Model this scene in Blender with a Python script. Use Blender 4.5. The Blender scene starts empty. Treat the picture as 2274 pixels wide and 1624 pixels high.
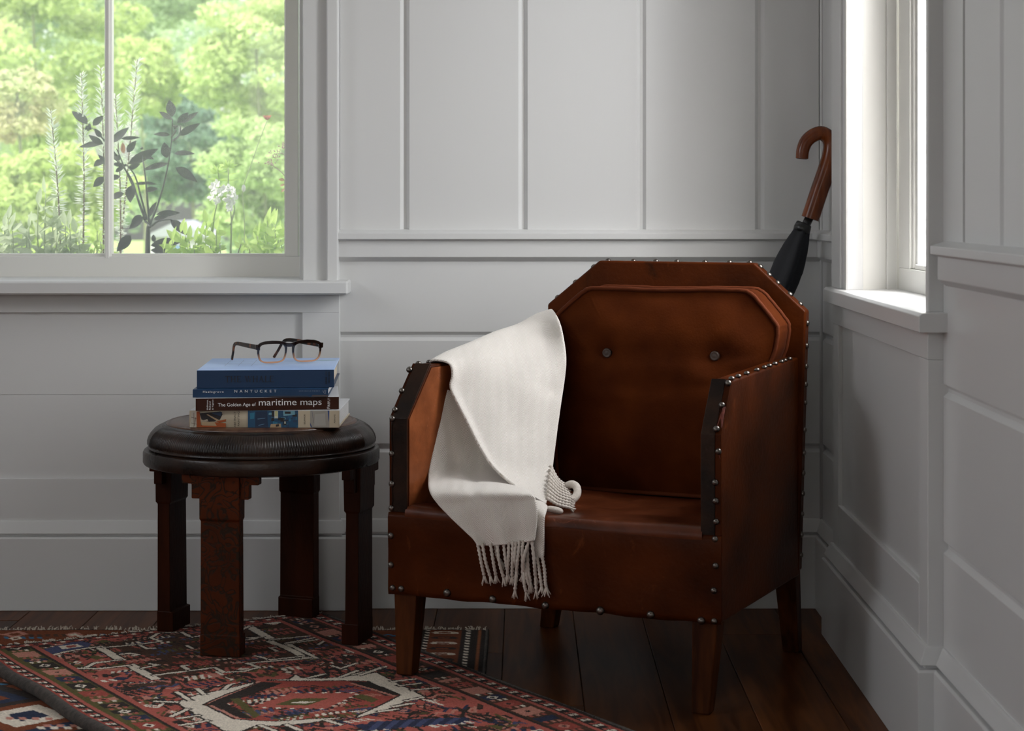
import bpy, bmesh, math, random
import numpy as np
from mathutils import Vector, Matrix, noise as mnoise
random.seed(7)
SC = bpy.context.scene
COL = SC.collection

# ------------------------------------------------------------------ camera, sky, sun, area lights, exposure
F = 4000.0                       # focal length in photograph pixels (2274 wide)
CX, CY = 1160.0, 450.0           # vanishing point of the depth direction
cam = bpy.data.cameras.new('camera'); camo = bpy.data.objects.new('camera', cam); COL.objects.link(camo)
camo.location = (0, 0, 1.0); camo.rotation_euler = (math.pi/2, 0, 0)
cam.sensor_width = 36.0; cam.lens = 36.0*F/2274.0
cam.shift_x = -(CX-1137.0)/2274.0; cam.shift_y = -(812.0-CY)/2274.0
cam.clip_start = 0.05; cam.clip_end = 400
cam.dof.use_dof = True; cam.dof.focus_distance = 3.95; cam.dof.aperture_fstop = 6.3
SC.camera = camo
SC.view_settings.view_transform = 'Standard'; SC.view_settings.look = 'None'
SC.view_settings.gamma = 1.0; SC.view_settings.use_curve_mapping = False
SC.view_settings.exposure = 0.0
world = bpy.data.worlds.new('sky'); SC.world = world; world.use_nodes = True
wn = world.node_tree; wn.nodes.clear()
sky = wn.nodes.new('ShaderNodeTexSky'); sky.sky_type = 'NISHITA'; sky.sun_disc = False
sky.sun_elevation = math.radians(48); sky.sun_rotation = math.radians(160); sky.air_density = 1.3; sky.dust_density = 4.0
bg = wn.nodes.new('ShaderNodeBackground'); bg.inputs['Strength'].default_value = 0.50
wo = wn.nodes.new('ShaderNodeOutputWorld')
hsv = wn.nodes.new('ShaderNodeHueSaturation'); hsv.inputs['Saturation'].default_value = 0.35
wn.links.new(sky.outputs[0], hsv.inputs['Color']); wn.links.new(hsv.outputs[0], bg.inputs[0]); wn.links.new(bg.outputs[0], wo.inputs[0])
def lamp(name, kind, loc, direction, energy, color=(1, 1, 1), **kw):
    l = bpy.data.lights.new(name, kind); l.energy = energy; l.color = color
    for k, v in kw.items(): setattr(l, k, v)
    o = bpy.data.objects.new(name, l); COL.objects.link(o); o.location = loc
    o.rotation_euler = Vector(direction).to_track_quat('-Z', 'Y').to_euler()
    return o
lamp('sun', 'SUN', (-6, 4, 8), (0.75, 0.035, -0.66), 6.2, (1.0, 0.95, 0.84), angle=0.02)
# daylight through the right-hand window, through the glazed doors, and a fill from an added left-wall window
lamp('right_window_near_daylight', 'AREA', (1.00, 3.78, 1.50), (-0.92, 0.1, -0.10), 32.0, (0.97, 0.985, 1.0), shape='RECTANGLE', size=0.36, size_y=1.1)
lamp('right_window_sky', 'AREA', (1.75, 2.75, 1.75), (-0.6, 0.8, -0.1), 8.5, (0.97, 0.985, 1.0), shape='RECTANGLE', size=1.0, size_y=1.3)
lamp('right_window_far_sky', 'AREA', (1.75, 1.45, 1.75), (-0.4, 0.9, -0.1), 13.0, (0.97, 0.985, 1.0), shape='RECTANGLE', size=1.3, size_y=1.3)
lamp('left_wall_fill', 'AREA', (-2.86, 2.40, 1.95), (1, 0, 0), 17.0, (0.94, 0.95, 1.0), shape='RECTANGLE', size=1.2, size_y=0.9)  # added fill light for the walls, entering by a made-up window
lamp('glazed_door_daylight', 'AREA', (-2.88, -0.35, 1.10), (1, 0.1, 0), 7.0, (0.93, 0.92, 1.0), shape='RECTANGLE', size=1.7, size_y=1.9)

# ------------------------------------------------------------------ helpers
ORG = {}                          # world origin of every object that may become a parent
def W(px, py, Y):                 # where the point seen at photograph pixel (px, py) stands when it is Y metres deep
    return Vector(((px-CX)*Y/F, Y, 1.0-(py-CY)*Y/F))
def ground(px, py, z=0.0):
    Y = (1.0-z)*F/(py-CY); return Vector(((px-CX)*Y/F, Y, z))
def tag(o, label=None, cat=None, group=None, kind=None):
    if label: o['label'] = label
    if cat: o['category'] = cat
    if group: o['group'] = group
    if kind: o['kind'] = kind
    return o
def thing(name, loc, label, cat, group=None):
    o = bpy.data.objects.new(name, None); o.empty_display_size = 0.05
    COL.objects.link(o); o.location = loc; ORG[o.name] = Vector(loc)
    return tag(o, label, cat, group)
class MB:
    """collects shapes in world coordinates and links them as one mesh object"""
    def __init__(s): s.v = []; s.f = []; s.uv = None; s.mi = []; s.cur = 0
    def _add(s, vs, fs):
        n = len(s.v); s.v.extend([tuple(v) for v in vs]); s.f.extend([tuple(i+n for i in f) for f in fs]); s.mi.extend([s.cur]*len(fs)); return s
    def box(s, a, b):
        (x0, y0, z0), (x1, y1, z1) = a, b
        x0, x1 = min(x0, x1), max(x0, x1); y0, y1 = min(y0, y1), max(y0, y1); z0, z1 = min(z0, z1), max(z0, z1)
        return s._add([(x0,y0,z0),(x1,y0,z0),(x1,y1,z0),(x0,y1,z0),(x0,y0,z1),(x1,y0,z1),(x1,y1,z1),(x0,y1,z1)],
                      [(0,3,2,1),(4,5,6,7),(0,1,5,4),(1,2,6,5),(2,3,7,6),(3,0,4,7)])
    def prism(s, pts, off):       # closed polygon of 3-D points swept by a vector
        n = len(pts); off = Vector(off); P = [Vector(p) for p in pts]
        return s._add(P+[p+off for p in P], [tuple(range(n))[::-1], tuple(range(n, 2*n))]+[(i, (i+1) % n, n+(i+1) % n, n+i) for i in range(n)])
    def hull8(s, lo, hi):         # two quads, lower and upper, joined
        return s._add(list(lo)+list(hi), [(3,2,1,0),(4,5,6,7),(0,1,5,4),(1,2,6,5),(2,3,7,6),(3,0,4,7)])
    def grid(s, rows, close=False):
        m = len(rows); n = len(rows[0]); fs = []
        for i in range(m-1):
            for j in range(n if close else n-1):
                fs.append((i*n+j, i*n+(j+1) % n, (i+1)*n+(j+1) % n, (i+1)*n+j))
        return s._add([p for r in rows for p in r], fs)
    def tube(s, path, rad, n=8, cap=True, twist=None):
        P = [Vector(p) for p in path]; m = len(P)
        R = rad if hasattr(rad, '__len__') else [rad]*m
        rows = []; up = None
        for i in range(m):
            t = (P[min(i+1, m-1)]-P[max(i-1, 0)]).normalized()
            if up is None:
                up = Vector((0, 0, 1)) if abs(t.z) < 0.9 else Vector((1, 0, 0))
            a = t.cross(up).normalized(); b = a.cross(t).normalized(); up = b
            r = []
            for k in range(n):
                w = 2*math.pi*k/n; q = R[i]
                if twist: q = R[i]*(1+0.28*math.cos(2*(w-twist*i)))
                r.append(P[i]+a*(math.cos(w)*q)+b*(math.sin(w)*q))
            rows.append(r)
        base = len(s.v); s.grid(rows, True)
        if cap: s._add([], []); s.f.append(tuple(base+k for k in range(n))[::-1]); s.f.append(tuple(base+(m-1)*n+k for k in range(n))); s.mi += [s.cur]*2
        return s
    def lathe(s, prof, c, n=32, sx=1.0, sy=1.0):
        rows = []
        for (r, z) in prof:
            rows.append([(c[0]+math.cos(2*math.pi*k/n)*r*sx, c[1]+math.sin(2*math.pi*k/n)*r*sy, c[2]+z) for k in range(n)])
        base = len(s.v); s.grid(rows, True)
        s.f.append(tuple(base+k for k in range(n))[::-1]); s.f.append(tuple(base+(len(prof)-1)*n+k for k in range(n))); s.mi += [s.cur]*2
        return s
    def build(s, name, mat, parent=None, smooth=False, bevel=0.0, seg=2, subd=0, solid=0.0, kind=None, label=None, org=None, angle=None):
        me = bpy.data.meshes.new(name)
        o0 = Vector(org) if org is not None else (ORG[parent.name] if parent is not None else Vector((0, 0, 0)))
        me.from_pydata([(x-o0.x, y-o0.y, z-o0.z) for (x, y, z) in s.v], [], s.f)
        mats = mat if isinstance(mat, (list, tuple)) else [mat]
        for m in mats: me.materials.append(m)
        if len(mats) > 1: me.polygons.foreach_set('material_index', s.mi)
        bm = bmesh.new(); bm.from_mesh(me); bmesh.ops.recalc_face_normals(bm, faces=bm.faces); bm.to_mesh(me); bm.free()
        if smooth: me.polygons.foreach_set('use_smooth', [True]*len(me.polygons))
        if s.uv is not None:
            u = me.uv_layers.new(name='UVMap'); li = np.empty(len(me.loops), np.int32); me.loops.foreach_get('vertex_index', li)
            u.data.foreach_set('uv', np.asarray(s.uv, np.float32)[li].ravel())
        o = bpy.data.objects.new(name, me); COL.objects.link(o)
        if parent is not None: o.parent = parent
        if org is not None:
            o.location = o0-(ORG[parent.name] if parent is not None else Vector((0, 0, 0)))
        ORG[o.name] = o0
        if solid:
            m = o.modifiers.new('solid', 'SOLIDIFY'); m.thickness = solid; m.offset = 0
        if bevel:
            m = o.modifiers.new('bevel', 'BEVEL'); m.width = bevel; m.segments = seg; m.limit_method = 'ANGLE'; m.angle_limit = math.radians(30)
            m.harden_normals = bool(smooth)
        if subd:
            m = o.modifiers.new('subd', 'SUBSURF'); m.levels = subd; m.render_levels = subd
        if kind: o['kind'] = kind
        if label: o['label'] = label
        return o
def box(name, mat, a, b, parent=None, bevel=0.0015, **k): return MB().box(a, b).build(name, mat, parent, bevel=bevel, **k)
def crom(P, n):                   # Catmull-Rom through the points, n samples
    P = [np.array(p, float) for p in P]; m = len(P)-1; out = []
    for i in range(n):
        t = i/(n-1)*m; k = min(int(t), m-1); t -= k
        p0 = P[k-1] if k > 0 else 2*P[0]-P[1]; p3 = P[k+2] if k+2 <= m else 2*P[m]-P[m-1]; p1, p2 = P[k], P[k+1]
        out.append(0.5*((2*p1)+(p2-p0)*t+(2*p0-5*p1+4*p2-p3)*t*t+(3*p1-p0-3*p2+p3)*t**3))
    return out
def share(o, parent, loc, rot=None, scale=None, name=None):   # another object on the same mesh
    c = bpy.data.objects.new(name or o.name.split('.')[0], o.data); COL.objects.link(c); c.parent = parent
    c.location = Vector(loc)-(ORG[parent.name] if parent is not None else Vector((0, 0, 0)))
    if rot is not None: c.rotation_euler = rot
    if scale is not None: c.scale = scale
    return c

# ------------------------------------------------------------------ materials
def newmat(name):
    m = bpy.data.materials.new(name); m.use_nodes = True; nt = m.node_tree; b = nt.nodes['Principled BSDF']; return m, nt, b
def col4(c): return (c[0], c[1], c[2], 1.0)
def pbr(name, color, rough=0.5, c2=None, scale=8.0, detail=4.0, bump=0.0, bscale=60.0, metal=0.0, coat=0.0, sheen=0.0, stretch=(1, 1, 1), lo=0.35, hi=0.65, spec=0.5, rvar=0.0, trans=0.0, bdist=0.002):
    m, nt, b = newmat(name); L = nt.links
    b.inputs['Base Color'].default_value = col4(color); b.inputs['Roughness'].default_value = rough; b.inputs['Metallic'].default_value = metal
    b.inputs['Specular IOR Level'].default_value = spec
    if coat: b.inputs['Coat Weight'].default_value = coat; b.inputs['Coat Roughness'].default_value = 0.15
    if sheen:
        b.inputs['Sheen Weight'].default_value = sheen; b.inputs['Sheen Roughness'].default_value = 0.4
        b.inputs['Sheen Tint'].default_value = col4([min(1, x*2.5+0.05) for x in color])
    tc = nt.nodes.new('ShaderNodeTexCoord'); mp = nt.nodes.new('ShaderNodeMapping'); mp.inputs['Scale'].default_value = stretch
    L.new(tc.outputs['Object'], mp.inputs['Vector'])
    if c2 is not None or rvar:
        n = nt.nodes.new('ShaderNodeTexNoise'); n.inputs['Scale'].default_value = scale; n.inputs['Detail'].default_value = detail
        L.new(mp.outputs[0], n.inputs['Vector'])
        if c2 is not None:
            r = nt.nodes.new('ShaderNodeValToRGB'); r.color_ramp.elements[0].position = lo; r.color_ramp.elements[1].position = hi
            r.color_ramp.elements[0].color = col4(color); r.color_ramp.elements[1].color = col4(c2)
            L.new(n.outputs['Fac'], r.inputs['Fac']); L.new(r.outputs[0], b.inputs['Base Color'])
        if rvar:
            k = nt.nodes.new('ShaderNodeMapRange'); k.inputs['To Min'].default_value = max(0, rough-rvar); k.inputs['To Max'].default_value = min(1, rough+rvar)
            L.new(n.outputs['Fac'], k.inputs['Value']); L.new(k.outputs[0], b.inputs['Roughness'])
    if bump:
        n2 = nt.nodes.new('ShaderNodeTexNoise'); n2.inputs['Scale'].default_value = bscale; n2.inputs['Detail'].default_value = 5.0
        L.new(mp.outputs[0], n2.inputs['Vector'])
        bp = nt.nodes.new('ShaderNodeBump'); bp.inputs['Strength'].default_value = bump; bp.inputs['Distance'].default_value = bdist
        L.new(n2.outputs['Fac'], bp.inputs['Height']); L.new(bp.outputs[0], b.inputs['Normal'])
    return m
M = {}
M['paint'] = pbr('grey_white_paint', (0.635, 0.635, 0.63), 0.30, bump=0.10, bscale=34.0, stretch=(1, 1, 1), bdist=0.0012)
M['paint_v'] = pbr('grey_white_paint_brushed_up', (0.635, 0.635, 0.63), 0.34, bump=0.12, bscale=60.0, stretch=(1, 1, 0.05), bdist=0.0010)
M['paint_x'] = pbr('grey_white_paint_brushed_along', (0.635, 0.635, 0.63), 0.30, bump=0.12, bscale=60.0, stretch=(0.05, 1, 1), bdist=0.0010)
M['paint_y'] = pbr('grey_white_paint_brushed_deep', (0.635, 0.635, 0.63), 0.28, bump=0.12, bscale=60.0, stretch=(1, 0.05, 1), bdist=0.0010)
M['sash'] = pbr('sash_paint', (0.74, 0.73, 0.69), 0.35)
M['ceil'] = pbr('ceiling_paint', (0.72, 0.71, 0.69), 0.7)
M['dark_gap'] = pbr('weather_strip', (0.05, 0.045, 0.045), 0.6)
M['leather'] = pbr('brown_leather', (0.020, 0.0042, 0.0006), 0.36, c2=(0.080, 0.0165, 0.0025), scale=5.5, detail=7.0, bump=0.35, bscale=90.0, rvar=0.10, lo=0.32, hi=0.70, spec=0.07)
M['leather_seat'] = pbr('worn_seat_leather', (0.050, 0.0115, 0.0035), 0.34, c2=(0.120, 0.030, 0.0105), scale=9.0, bump=0.4, bscale=50.0, rvar=0.12, spec=0.22)
M['leather_worn_lit'] = pbr('worn_lit_inner_leather', (0.115, 0.030, 0.0085), 0.36, c2=(0.24, 0.068, 0.020), scale=16.0, detail=8.0, bump=0.35, bscale=90.0, rvar=0.10, spec=0.25)  # worn leather; window light on the inner arms is put into its colour
M['leather_dark'] = pbr('darkened_edge_leather', (0.010, 0.006, 0.0045), 0.36, c2=(0.030, 0.014, 0.008), scale=14.0, bump=0.4, bscale=80.0, spec=0.14)
M['leather_raw'] = pbr('torn_leather', (0.22, 0.05, 0.032), 0.8, c2=(0.10, 0.024, 0.016), scale=120.0, bump=0.6, bscale=160.0)
M['velvet'] = pbr('rust_velvet', (0.040, 0.0075, 0.0010), 0.85, c2=(0.082, 0.0175, 0.0026), scale=9.0, detail=6.0, bump=0.25, bscale=220.0, sheen=0.10, lo=0.3, hi=0.7, spec=0.06)
M['velvet_pipe'] = pbr('rust_velvet_piping', (0.085, 0.018, 0.0040), 0.8, sheen=0.15, bump=0.3, bscale=300.0, spec=0.15)
M['button'] = pbr('dark_leather_button', (0.05, 0.03, 0.022), 0.4)
M['nail'] = pbr('pewter_nail', (0.20, 0.18, 0.16), 0.34, c2=(0.08, 0.068, 0.06), scale=90.0, metal=1.0)
M['legwood'] = pbr('chair_leg_wood', (0.026, 0.0070, 0.0018), 0.45, c2=(0.078, 0.0210, 0.0045), scale=14.0, stretch=(3, 3, 0.4), bump=0.2, spec=0.08)
M['lacquer'] = pbr('worn_black_lacquer', (0.010, 0.006, 0.0045), 0.30, c2=(0.040, 0.017, 0.009), scale=16.0, detail=8.0, bump=0.35, bscale=120.0, rvar=0.12, lo=0.42, hi=0.8, spec=0.35)
M['stool_wood'] = pbr('stool_leg_wood', (0.014, 0.0036, 0.0012), 0.42, c2=(0.046, 0.0100, 0.0026), scale=9.0, stretch=(2, 2, 0.5), detail=6.0, bump=0.3, bscale=100.0, lo=0.3, hi=0.8, spec=0.08)
M['stool_top'] = pbr('stool_disc_wood', (0.06, 0.026, 0.016), 0.30, c2=(0.12, 0.06, 0.035), scale=8.0, stretch=(6, 1, 1), bump=0.15)
M['red_wood'] = pbr('umbrella_handle_wood', (0.095, 0.020, 0.004), 0.24, c2=(0.20, 0.048, 0.010), scale=10.0, stretch=(6, 6, 0.6), spec=0.35)
M['black_metal'] = pbr('black_metal', (0.012, 0.012, 0.013), 0.30)
M['black_cloth'] = pbr('black_umbrella_cloth', (0.006, 0.007, 0.012), 0.62, bump=0.2, bscale=500.0, sheen=0.15)
M['steel'] = pbr('steel', (0.5, 0.5, 0.5), 0.3, metal=1.0)
M['pages'] = pbr('page_edges', (0.70, 0.62, 0.50), 0.8, c2=(0.55, 0.47, 0.36), scale=60.0, stretch=(0.3, 0.3, 30.0), bump=0.5, bscale=20.0)
M['pages_w'] = pbr('white_page_edges', (0.74, 0.73, 0.72), 0.7, c2=(0.6, 0.59, 0.58), scale=60.0, stretch=(0.3, 0.3, 30.0))
M['whale_cover'] = pbr('blue_jacket', (0.012, 0.035, 0.085), 0.38, spec=0.25)
M['whale_top'] = pbr('blue_jacket_front_sheen', (0.46, 0.60, 0.85), 0.48, c2=(0.30, 0.44, 0.74), scale=3.0, spec=1.0)  # paler than the spine: the window's sheen on top is put into the colour
M['nan_cover'] = pbr('deep_blue_jacket', (0.009, 0.034, 0.085), 0.38, c2=(0.016, 0.050, 0.115), scale=12.0, spec=0.25)
M['map_cover'] = pbr('chocolate_jacket', (0.034, 0.0085, 0.0035), 0.38, spec=0.2)
M['abs_cover'] = pbr('ivory_jacket', (0.52, 0.45, 0.33), 0.4, c2=(0.46, 0.38, 0.27), scale=10.0)
M['white_card'] = pbr('white_card', (0.66, 0.67, 0.69), 0.35)
M['ink_black'] = pbr('black_ink', (0.004, 0.004, 0.007), 0.5)
M['ink_white'] = pbr('white_ink', (0.80, 0.80, 0.80), 0.5)
M['ink_grey'] = pbr('grey_ink', (0.25, 0.29, 0.36), 0.5)
M['soil'] = pbr('soil', (0.05, 0.035, 0.025), 0.9, c2=(0.10, 0.07, 0.05), scale=60.0, bump=0.8)
M['planter'] = pbr('planter_wood', (0.40, 0.40, 0.38), 0.6)
def attr_mat(name, attr='Col', rough=0.8, bump=0.0, bscale=600.0, sheen=0.0, spec=0.3):
    m, nt, b = newmat(name); a = nt.nodes.new('ShaderNodeAttribute'); a.attribute_name = attr
    nt.links.new(a.outputs['Color'], b.inputs['Base Color']); b.inputs['Roughness'].default_value = rough; b.inputs['Specular IOR Level'].default_value = spec
    if sheen: b.inputs['Sheen Weight'].default_value = sheen; b.inputs['Sheen Roughness'].default_value = 0.5
    if bump:
        tc = nt.nodes.new('ShaderNodeTexCoord'); n = nt.nodes.new('ShaderNodeTexNoise'); n.inputs['Scale'].default_value = bscale; n.inputs['Detail'].default_value = 3
        nt.links.new(tc.outputs['Object'], n.inputs['Vector']); bp = nt.nodes.new('ShaderNodeBump'); bp.inputs['Strength'].default_value = bump; bp.inputs['Distance'].default_value = 0.002
        nt.links.new(n.outputs['Fac'], bp.inputs['Height']); nt.links.new(bp.outputs[0], b.inputs['Normal'])
    return m
M['print'] = attr_mat('printed_art', rough=0.4)
M['wool'] = attr_mat('knotted_wool', rough=0.95, bump=0.8, bscale=420.0, sheen=0.04, spec=0.05)
def leaf_mat(name, c1, c2, scale=3.0, transl=0.45, rough=0.5):
    m, nt, b = newmat(name); L = nt.links
    oi = nt.nodes.new('ShaderNodeTexCoord'); n = nt.nodes.new('ShaderNodeTexNoise'); n.inputs['Scale'].default_value = scale; n.inputs['Detail'].default_value = 3
    L.new(oi.outputs['Object'], n.inputs['Vector'])
    r = nt.nodes.new('ShaderNodeValToRGB'); r.color_ramp.elements[0].position = 0.32; r.color_ramp.elements[1].position = 0.68
    r.color_ramp.elements[0].color = col4(c1); r.color_ramp.elements[1].color = col4(c2); L.new(n.outputs['Fac'], r.inputs['Fac'])
    L.new(r.outputs[0], b.inputs['Base Color']); b.inputs['Roughness'].default_value = rough; b.inputs['Specular IOR Level'].default_value = 0.3
    t = nt.nodes.new('ShaderNodeBsdfTranslucent'); L.new(r.outputs[0], t.inputs['Color'])
    mx = nt.nodes.new('ShaderNodeMixShader'); mx.inputs['Fac'].default_value = transl
    L.new(b.outputs[0], mx.inputs[1]); L.new(t.outputs[0], mx.inputs[2]); L.new(mx.outputs[0], nt.nodes['Material Output'].inputs['Surface'])
    return m
def glass_mat(name, gloss=0.04, tint=(1, 1, 1)):
    m, nt, b = newmat(name); nt.nodes.remove(b); L = nt.links
    t = nt.nodes.new('ShaderNodeBsdfTransparent'); t.inputs['Color'].default_value = col4(tint)
    g = nt.nodes.new('ShaderNodeBsdfGlossy'); g.inputs['Roughness'].default_value = 0.02
    lw = nt.nodes.new('ShaderNodeLayerWeight'); lw.inputs['Blend'].default_value = 0.5
    pw_ = nt.nodes.new('ShaderNodeMath'); pw_.operation = 'POWER'; pw_.inputs[1].default_value = 5.0; L.new(lw.outputs['Facing'], pw_.inputs[0])
    fr = nt.nodes.new('ShaderNodeMath'); fr.operation = 'MULTIPLY_ADD'; fr.inputs[1].default_value = 0.75; fr.inputs[2].default_value = gloss*.5; L.new(pw_.outputs[0], fr.inputs[0])
    mx = nt.nodes.new('ShaderNodeMixShader'); L.new(fr.outputs[0], mx.inputs['Fac']); L.new(t.outputs[0], mx.inputs[1]); L.new(g.outputs[0], mx.inputs[2])
    L.new(mx.outputs[0], nt.nodes['Material Output'].inputs['Surface']); return m
M['glass'] = glass_mat('window_glass'); M['lens'] = glass_mat('spectacle_lens')
def screen_mat():
    m, nt, b = newmat('insect_screen'); L = nt.links
    tc = nt.nodes.new('ShaderNodeTexCoord'); sx = nt.nodes.new('ShaderNodeSeparateXYZ'); L.new(tc.outputs['Object'], sx.inputs[0])
    mask = None
    for ax in ('X', 'Z'):
        mu = nt.nodes.new('ShaderNodeMath'); mu.operation = 'MULTIPLY'; mu.inputs[1].default_value = 1/0.0021; L.new(sx.outputs[ax], mu.inputs[0])
        f = nt.nodes.new('ShaderNodeMath'); f.operation = 'FRACT'; L.new(mu.outputs[0], f.inputs[0])
        g = nt.nodes.new('ShaderNodeMath'); g.operation = 'LESS_THAN'; g.inputs[1].default_value = 0.11; L.new(f.outputs[0], g.inputs[0])
        if mask is None: mask = g
        else:
            mxn = nt.nodes.new('ShaderNodeMath'); mxn.operation = 'MAXIMUM'; L.new(mask.outputs[0], mxn.inputs[0]); L.new(g.outputs[0], mxn.inputs[1]); mask = mxn
    t = nt.nodes.new('ShaderNodeBsdfTransparent'); tl = nt.nodes.new('ShaderNodeBsdfTranslucent'); tl.inputs['Color'].default_value = (0.85, 0.87, 0.88, 1)
    mx = nt.nodes.new('ShaderNodeMixShader'); L.new(mask.outputs[0], mx.inputs['Fac']); L.new(t.outputs[0], mx.inputs[1]); L.new(tl.outputs[0], mx.inputs[2])
    L.new(mx.outputs[0], nt.nodes['Material Output'].inputs['Surface']); nt.nodes.remove(b); return m
M['screen'] = screen_mat()
def herring_mat():
    m, nt, b = newmat('cream_herringbone_cotton'); L = nt.links
    tc = nt.nodes.new('ShaderNodeTexCoord'); s = nt.nodes.new('ShaderNodeSeparateXYZ'); L.new(tc.outputs['UV'], s.inputs[0])
    def mth(op, a, bb=None):
        n = nt.nodes.new('ShaderNodeMath'); n.operation = op
        if isinstance(a, (int, float)): n.inputs[0].default_value = a
        else: L.new(a, n.inputs[0])
        if bb is not None:
            if isinstance(bb, (int, float)): n.inputs[1].default_value = bb
            else: L.new(bb, n.inputs[1])
        return n.outputs[0]
    tri = mth('PINGPONG', s.outputs['X'], 0.0125)
    ph = mth('MULTIPLY', mth('ADD', s.outputs['Y'], mth('MULTIPLY', tri, 1.25)), 2*math.pi/0.0034)
    st = mth('SINE', ph); h = mth('ADD', mth('MULTIPLY', st, 0.5), 0.5)
    r = nt.nodes.new('ShaderNodeValToRGB'); r.color_ramp.elements[0].color = (0.50, 0.44, 0.38, 1); r.color_ramp.elements[1].color = (0.79, 0.75, 0.70, 1)
    r.color_ramp.elements[0].position = 0.0; r.color_ramp.elements[1].position = 0.55
    L.new(h, r.inputs['Fac']); L.new(r.outputs[0], b.inputs['Base Color'])
    nz = nt.nodes.new('ShaderNodeTexNoise'); nz.inputs['Scale'].default_value = 700; L.new(tc.outputs['UV'], nz.inputs['Vector'])
    hh = mth('ADD', h, mth('MULTIPLY', nz.outputs['Fac'], 0.5))
    bp = nt.nodes.new('ShaderNodeBump'); bp.inputs['Strength'].default_value = 0.45; bp.inputs['Distance'].default_value = 0.0012
    L.new(hh, bp.inputs['Height']); L.new(bp.outputs[0], b.inputs['Normal'])
    b.inputs['Roughness'].default_value = 0.9; b.inputs['Sheen Weight'].default_value = 0.2; b.inputs['Specular IOR Level'].default_value = 0.15
    return m
M['throw'] = herring_mat()
M['cord'] = pbr('cream_cotton_cord', (0.64, 0.58, 0.52), 0.9, c2=(0.54, 0.48, 0.42), scale=200.0, bump=0.3, bscale=600.0)
def plank_mat():
    m, nt, b = newmat('floor_plank'); L = nt.links
    oi = nt.nodes.new('ShaderNodeObjectInfo'); tc = nt.nodes.new('ShaderNodeTexCoord')
    mp = nt.nodes.new('ShaderNodeMapping'); mp.inputs['Scale'].default_value = (14, 1.1, 14); L.new(tc.outputs['Object'], mp.inputs['Vector'])
    ad = nt.nodes.new('ShaderNodeVectorMath'); ad.operation = 'ADD'; L.new(mp.outputs[0], ad.inputs[0])
    ml = nt.nodes.new('ShaderNodeMath'); ml.operation = 'MULTIPLY'; ml.inputs[1].default_value = 50; L.new(oi.outputs['Random'], ml.inputs[0])
    L.new(ml.outputs[0], ad.inputs[1])
    n = nt.nodes.new('ShaderNodeTexNoise'); n.inputs['Scale'].default_value = 2.4; n.inputs['Detail'].default_value = 8; n.inputs['Distortion'].default_value = 1.2
    L.new(ad.outputs[0], n.inputs['Vector'])
    r = nt.nodes.new('ShaderNodeValToRGB'); r.color_ramp.elements[0].position = 0.30; r.color_ramp.elements[1].position = 0.72
    r.color_ramp.elements[0].color = (0.038, 0.0105, 0.0024, 1); r.color_ramp.elements[1].color = (0.125, 0.040, 0.0105, 1); L.new(n.outputs['Fac'], r.inputs['Fac'])
    hs = nt.nodes.new('ShaderNodeHueSaturation'); k = nt.nodes.new('ShaderNodeMapRange'); k.inputs['To Min'].default_value = 0.55; k.inputs['To Max'].default_value = 1.25
    L.new(oi.outputs['Random'], k.inputs['Value']); L.new(k.outputs[0], hs.inputs['Value']); L.new(r.outputs[0], hs.inputs['Color']); L.new(hs.outputs[0], b.inputs['Base Color'])
    b.inputs['Roughness'].default_value = 0.36; b.inputs['Specular IOR Level'].default_value = 0.10
    bp = nt.nodes.new('ShaderNodeBump'); bp.inputs['Strength'].default_value = 0.15; bp.inputs['Distance'].default_value = 0.001; L.new(n.outputs['Fac'], bp.inputs['Height']); L.new(bp.outputs[0], b.inputs['Normal'])
    return m
M['plank'] = plank_mat()
def arabesque_mat():
    m, nt, b = newmat('painted_stool_leg'); L = nt.links
    tc = nt.nodes.new('ShaderNodeTexCoord')
    n1 = nt.nodes.new('ShaderNodeTexNoise'); n1.inputs['Scale'].default_value = 22; n1.inputs['Detail'].default_value = 1.0; n1.inputs['Distortion'].default_value = 2.6; L.new(tc.outputs['Object'], n1.inputs['Vector'])
    r = nt.nodes.new('ShaderNodeValToRGB'); e = r.color_ramp.elements; e[0].position = 0.44; e[1].position = 0.50; e[0].color = (1, 1, 1, 1); e[1].color = (0, 0, 0, 1)
    e2 = e.new(0.53); e2.color = (0, 0, 0, 1); e3 = e.new(0.58); e3.color = (1, 1, 1, 1)
    L.new(n1.outputs['Fac'], r.inputs['Fac'])
    n2 = nt.nodes.new('ShaderNodeTexNoise'); n2.inputs['Scale'].default_value = 11; n2.inputs['Detail'].default_value = 5; L.new(tc.outputs['Object'], n2.inputs['Vector'])
    r2 = nt.nodes.new('ShaderNodeValToRGB'); r2.color_ramp.elements[0].position = 0.3; r2.color_ramp.elements[1].position = 0.75
    r2.color_ramp.elements[0].color = (0.046, 0.0105, 0.0030, 1); r2.color_ramp.elements[1].color = (0.090, 0.019, 0.0045, 1); L.new(n2.outputs['Fac'], r2.inputs['Fac'])
    mx = nt.nodes.new('ShaderNodeMixRGB'); mx.inputs['Color1'].default_value = (0.022, 0.013, 0.008, 1); L.new(r.outputs[0], mx.inputs['Fac']); L.new(r2.outputs[0], mx.inputs['Color2'])
    L.new(mx.outputs[0], b.inputs['Base Color']); b.inputs['Roughness'].default_value = 0.45; b.inputs['Specular IOR Level'].default_value = 0.1
    bp = nt.nodes.new('ShaderNodeBump'); bp.inputs['Strength'].default_value = 0.3; bp.inputs['Distance'].default_value = 0.001; L.new(r.outputs[0], bp.inputs['Height']); L.new(bp.outputs[0], b.inputs['Normal'])
    return m
M['arab'] = arabesque_mat()
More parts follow.
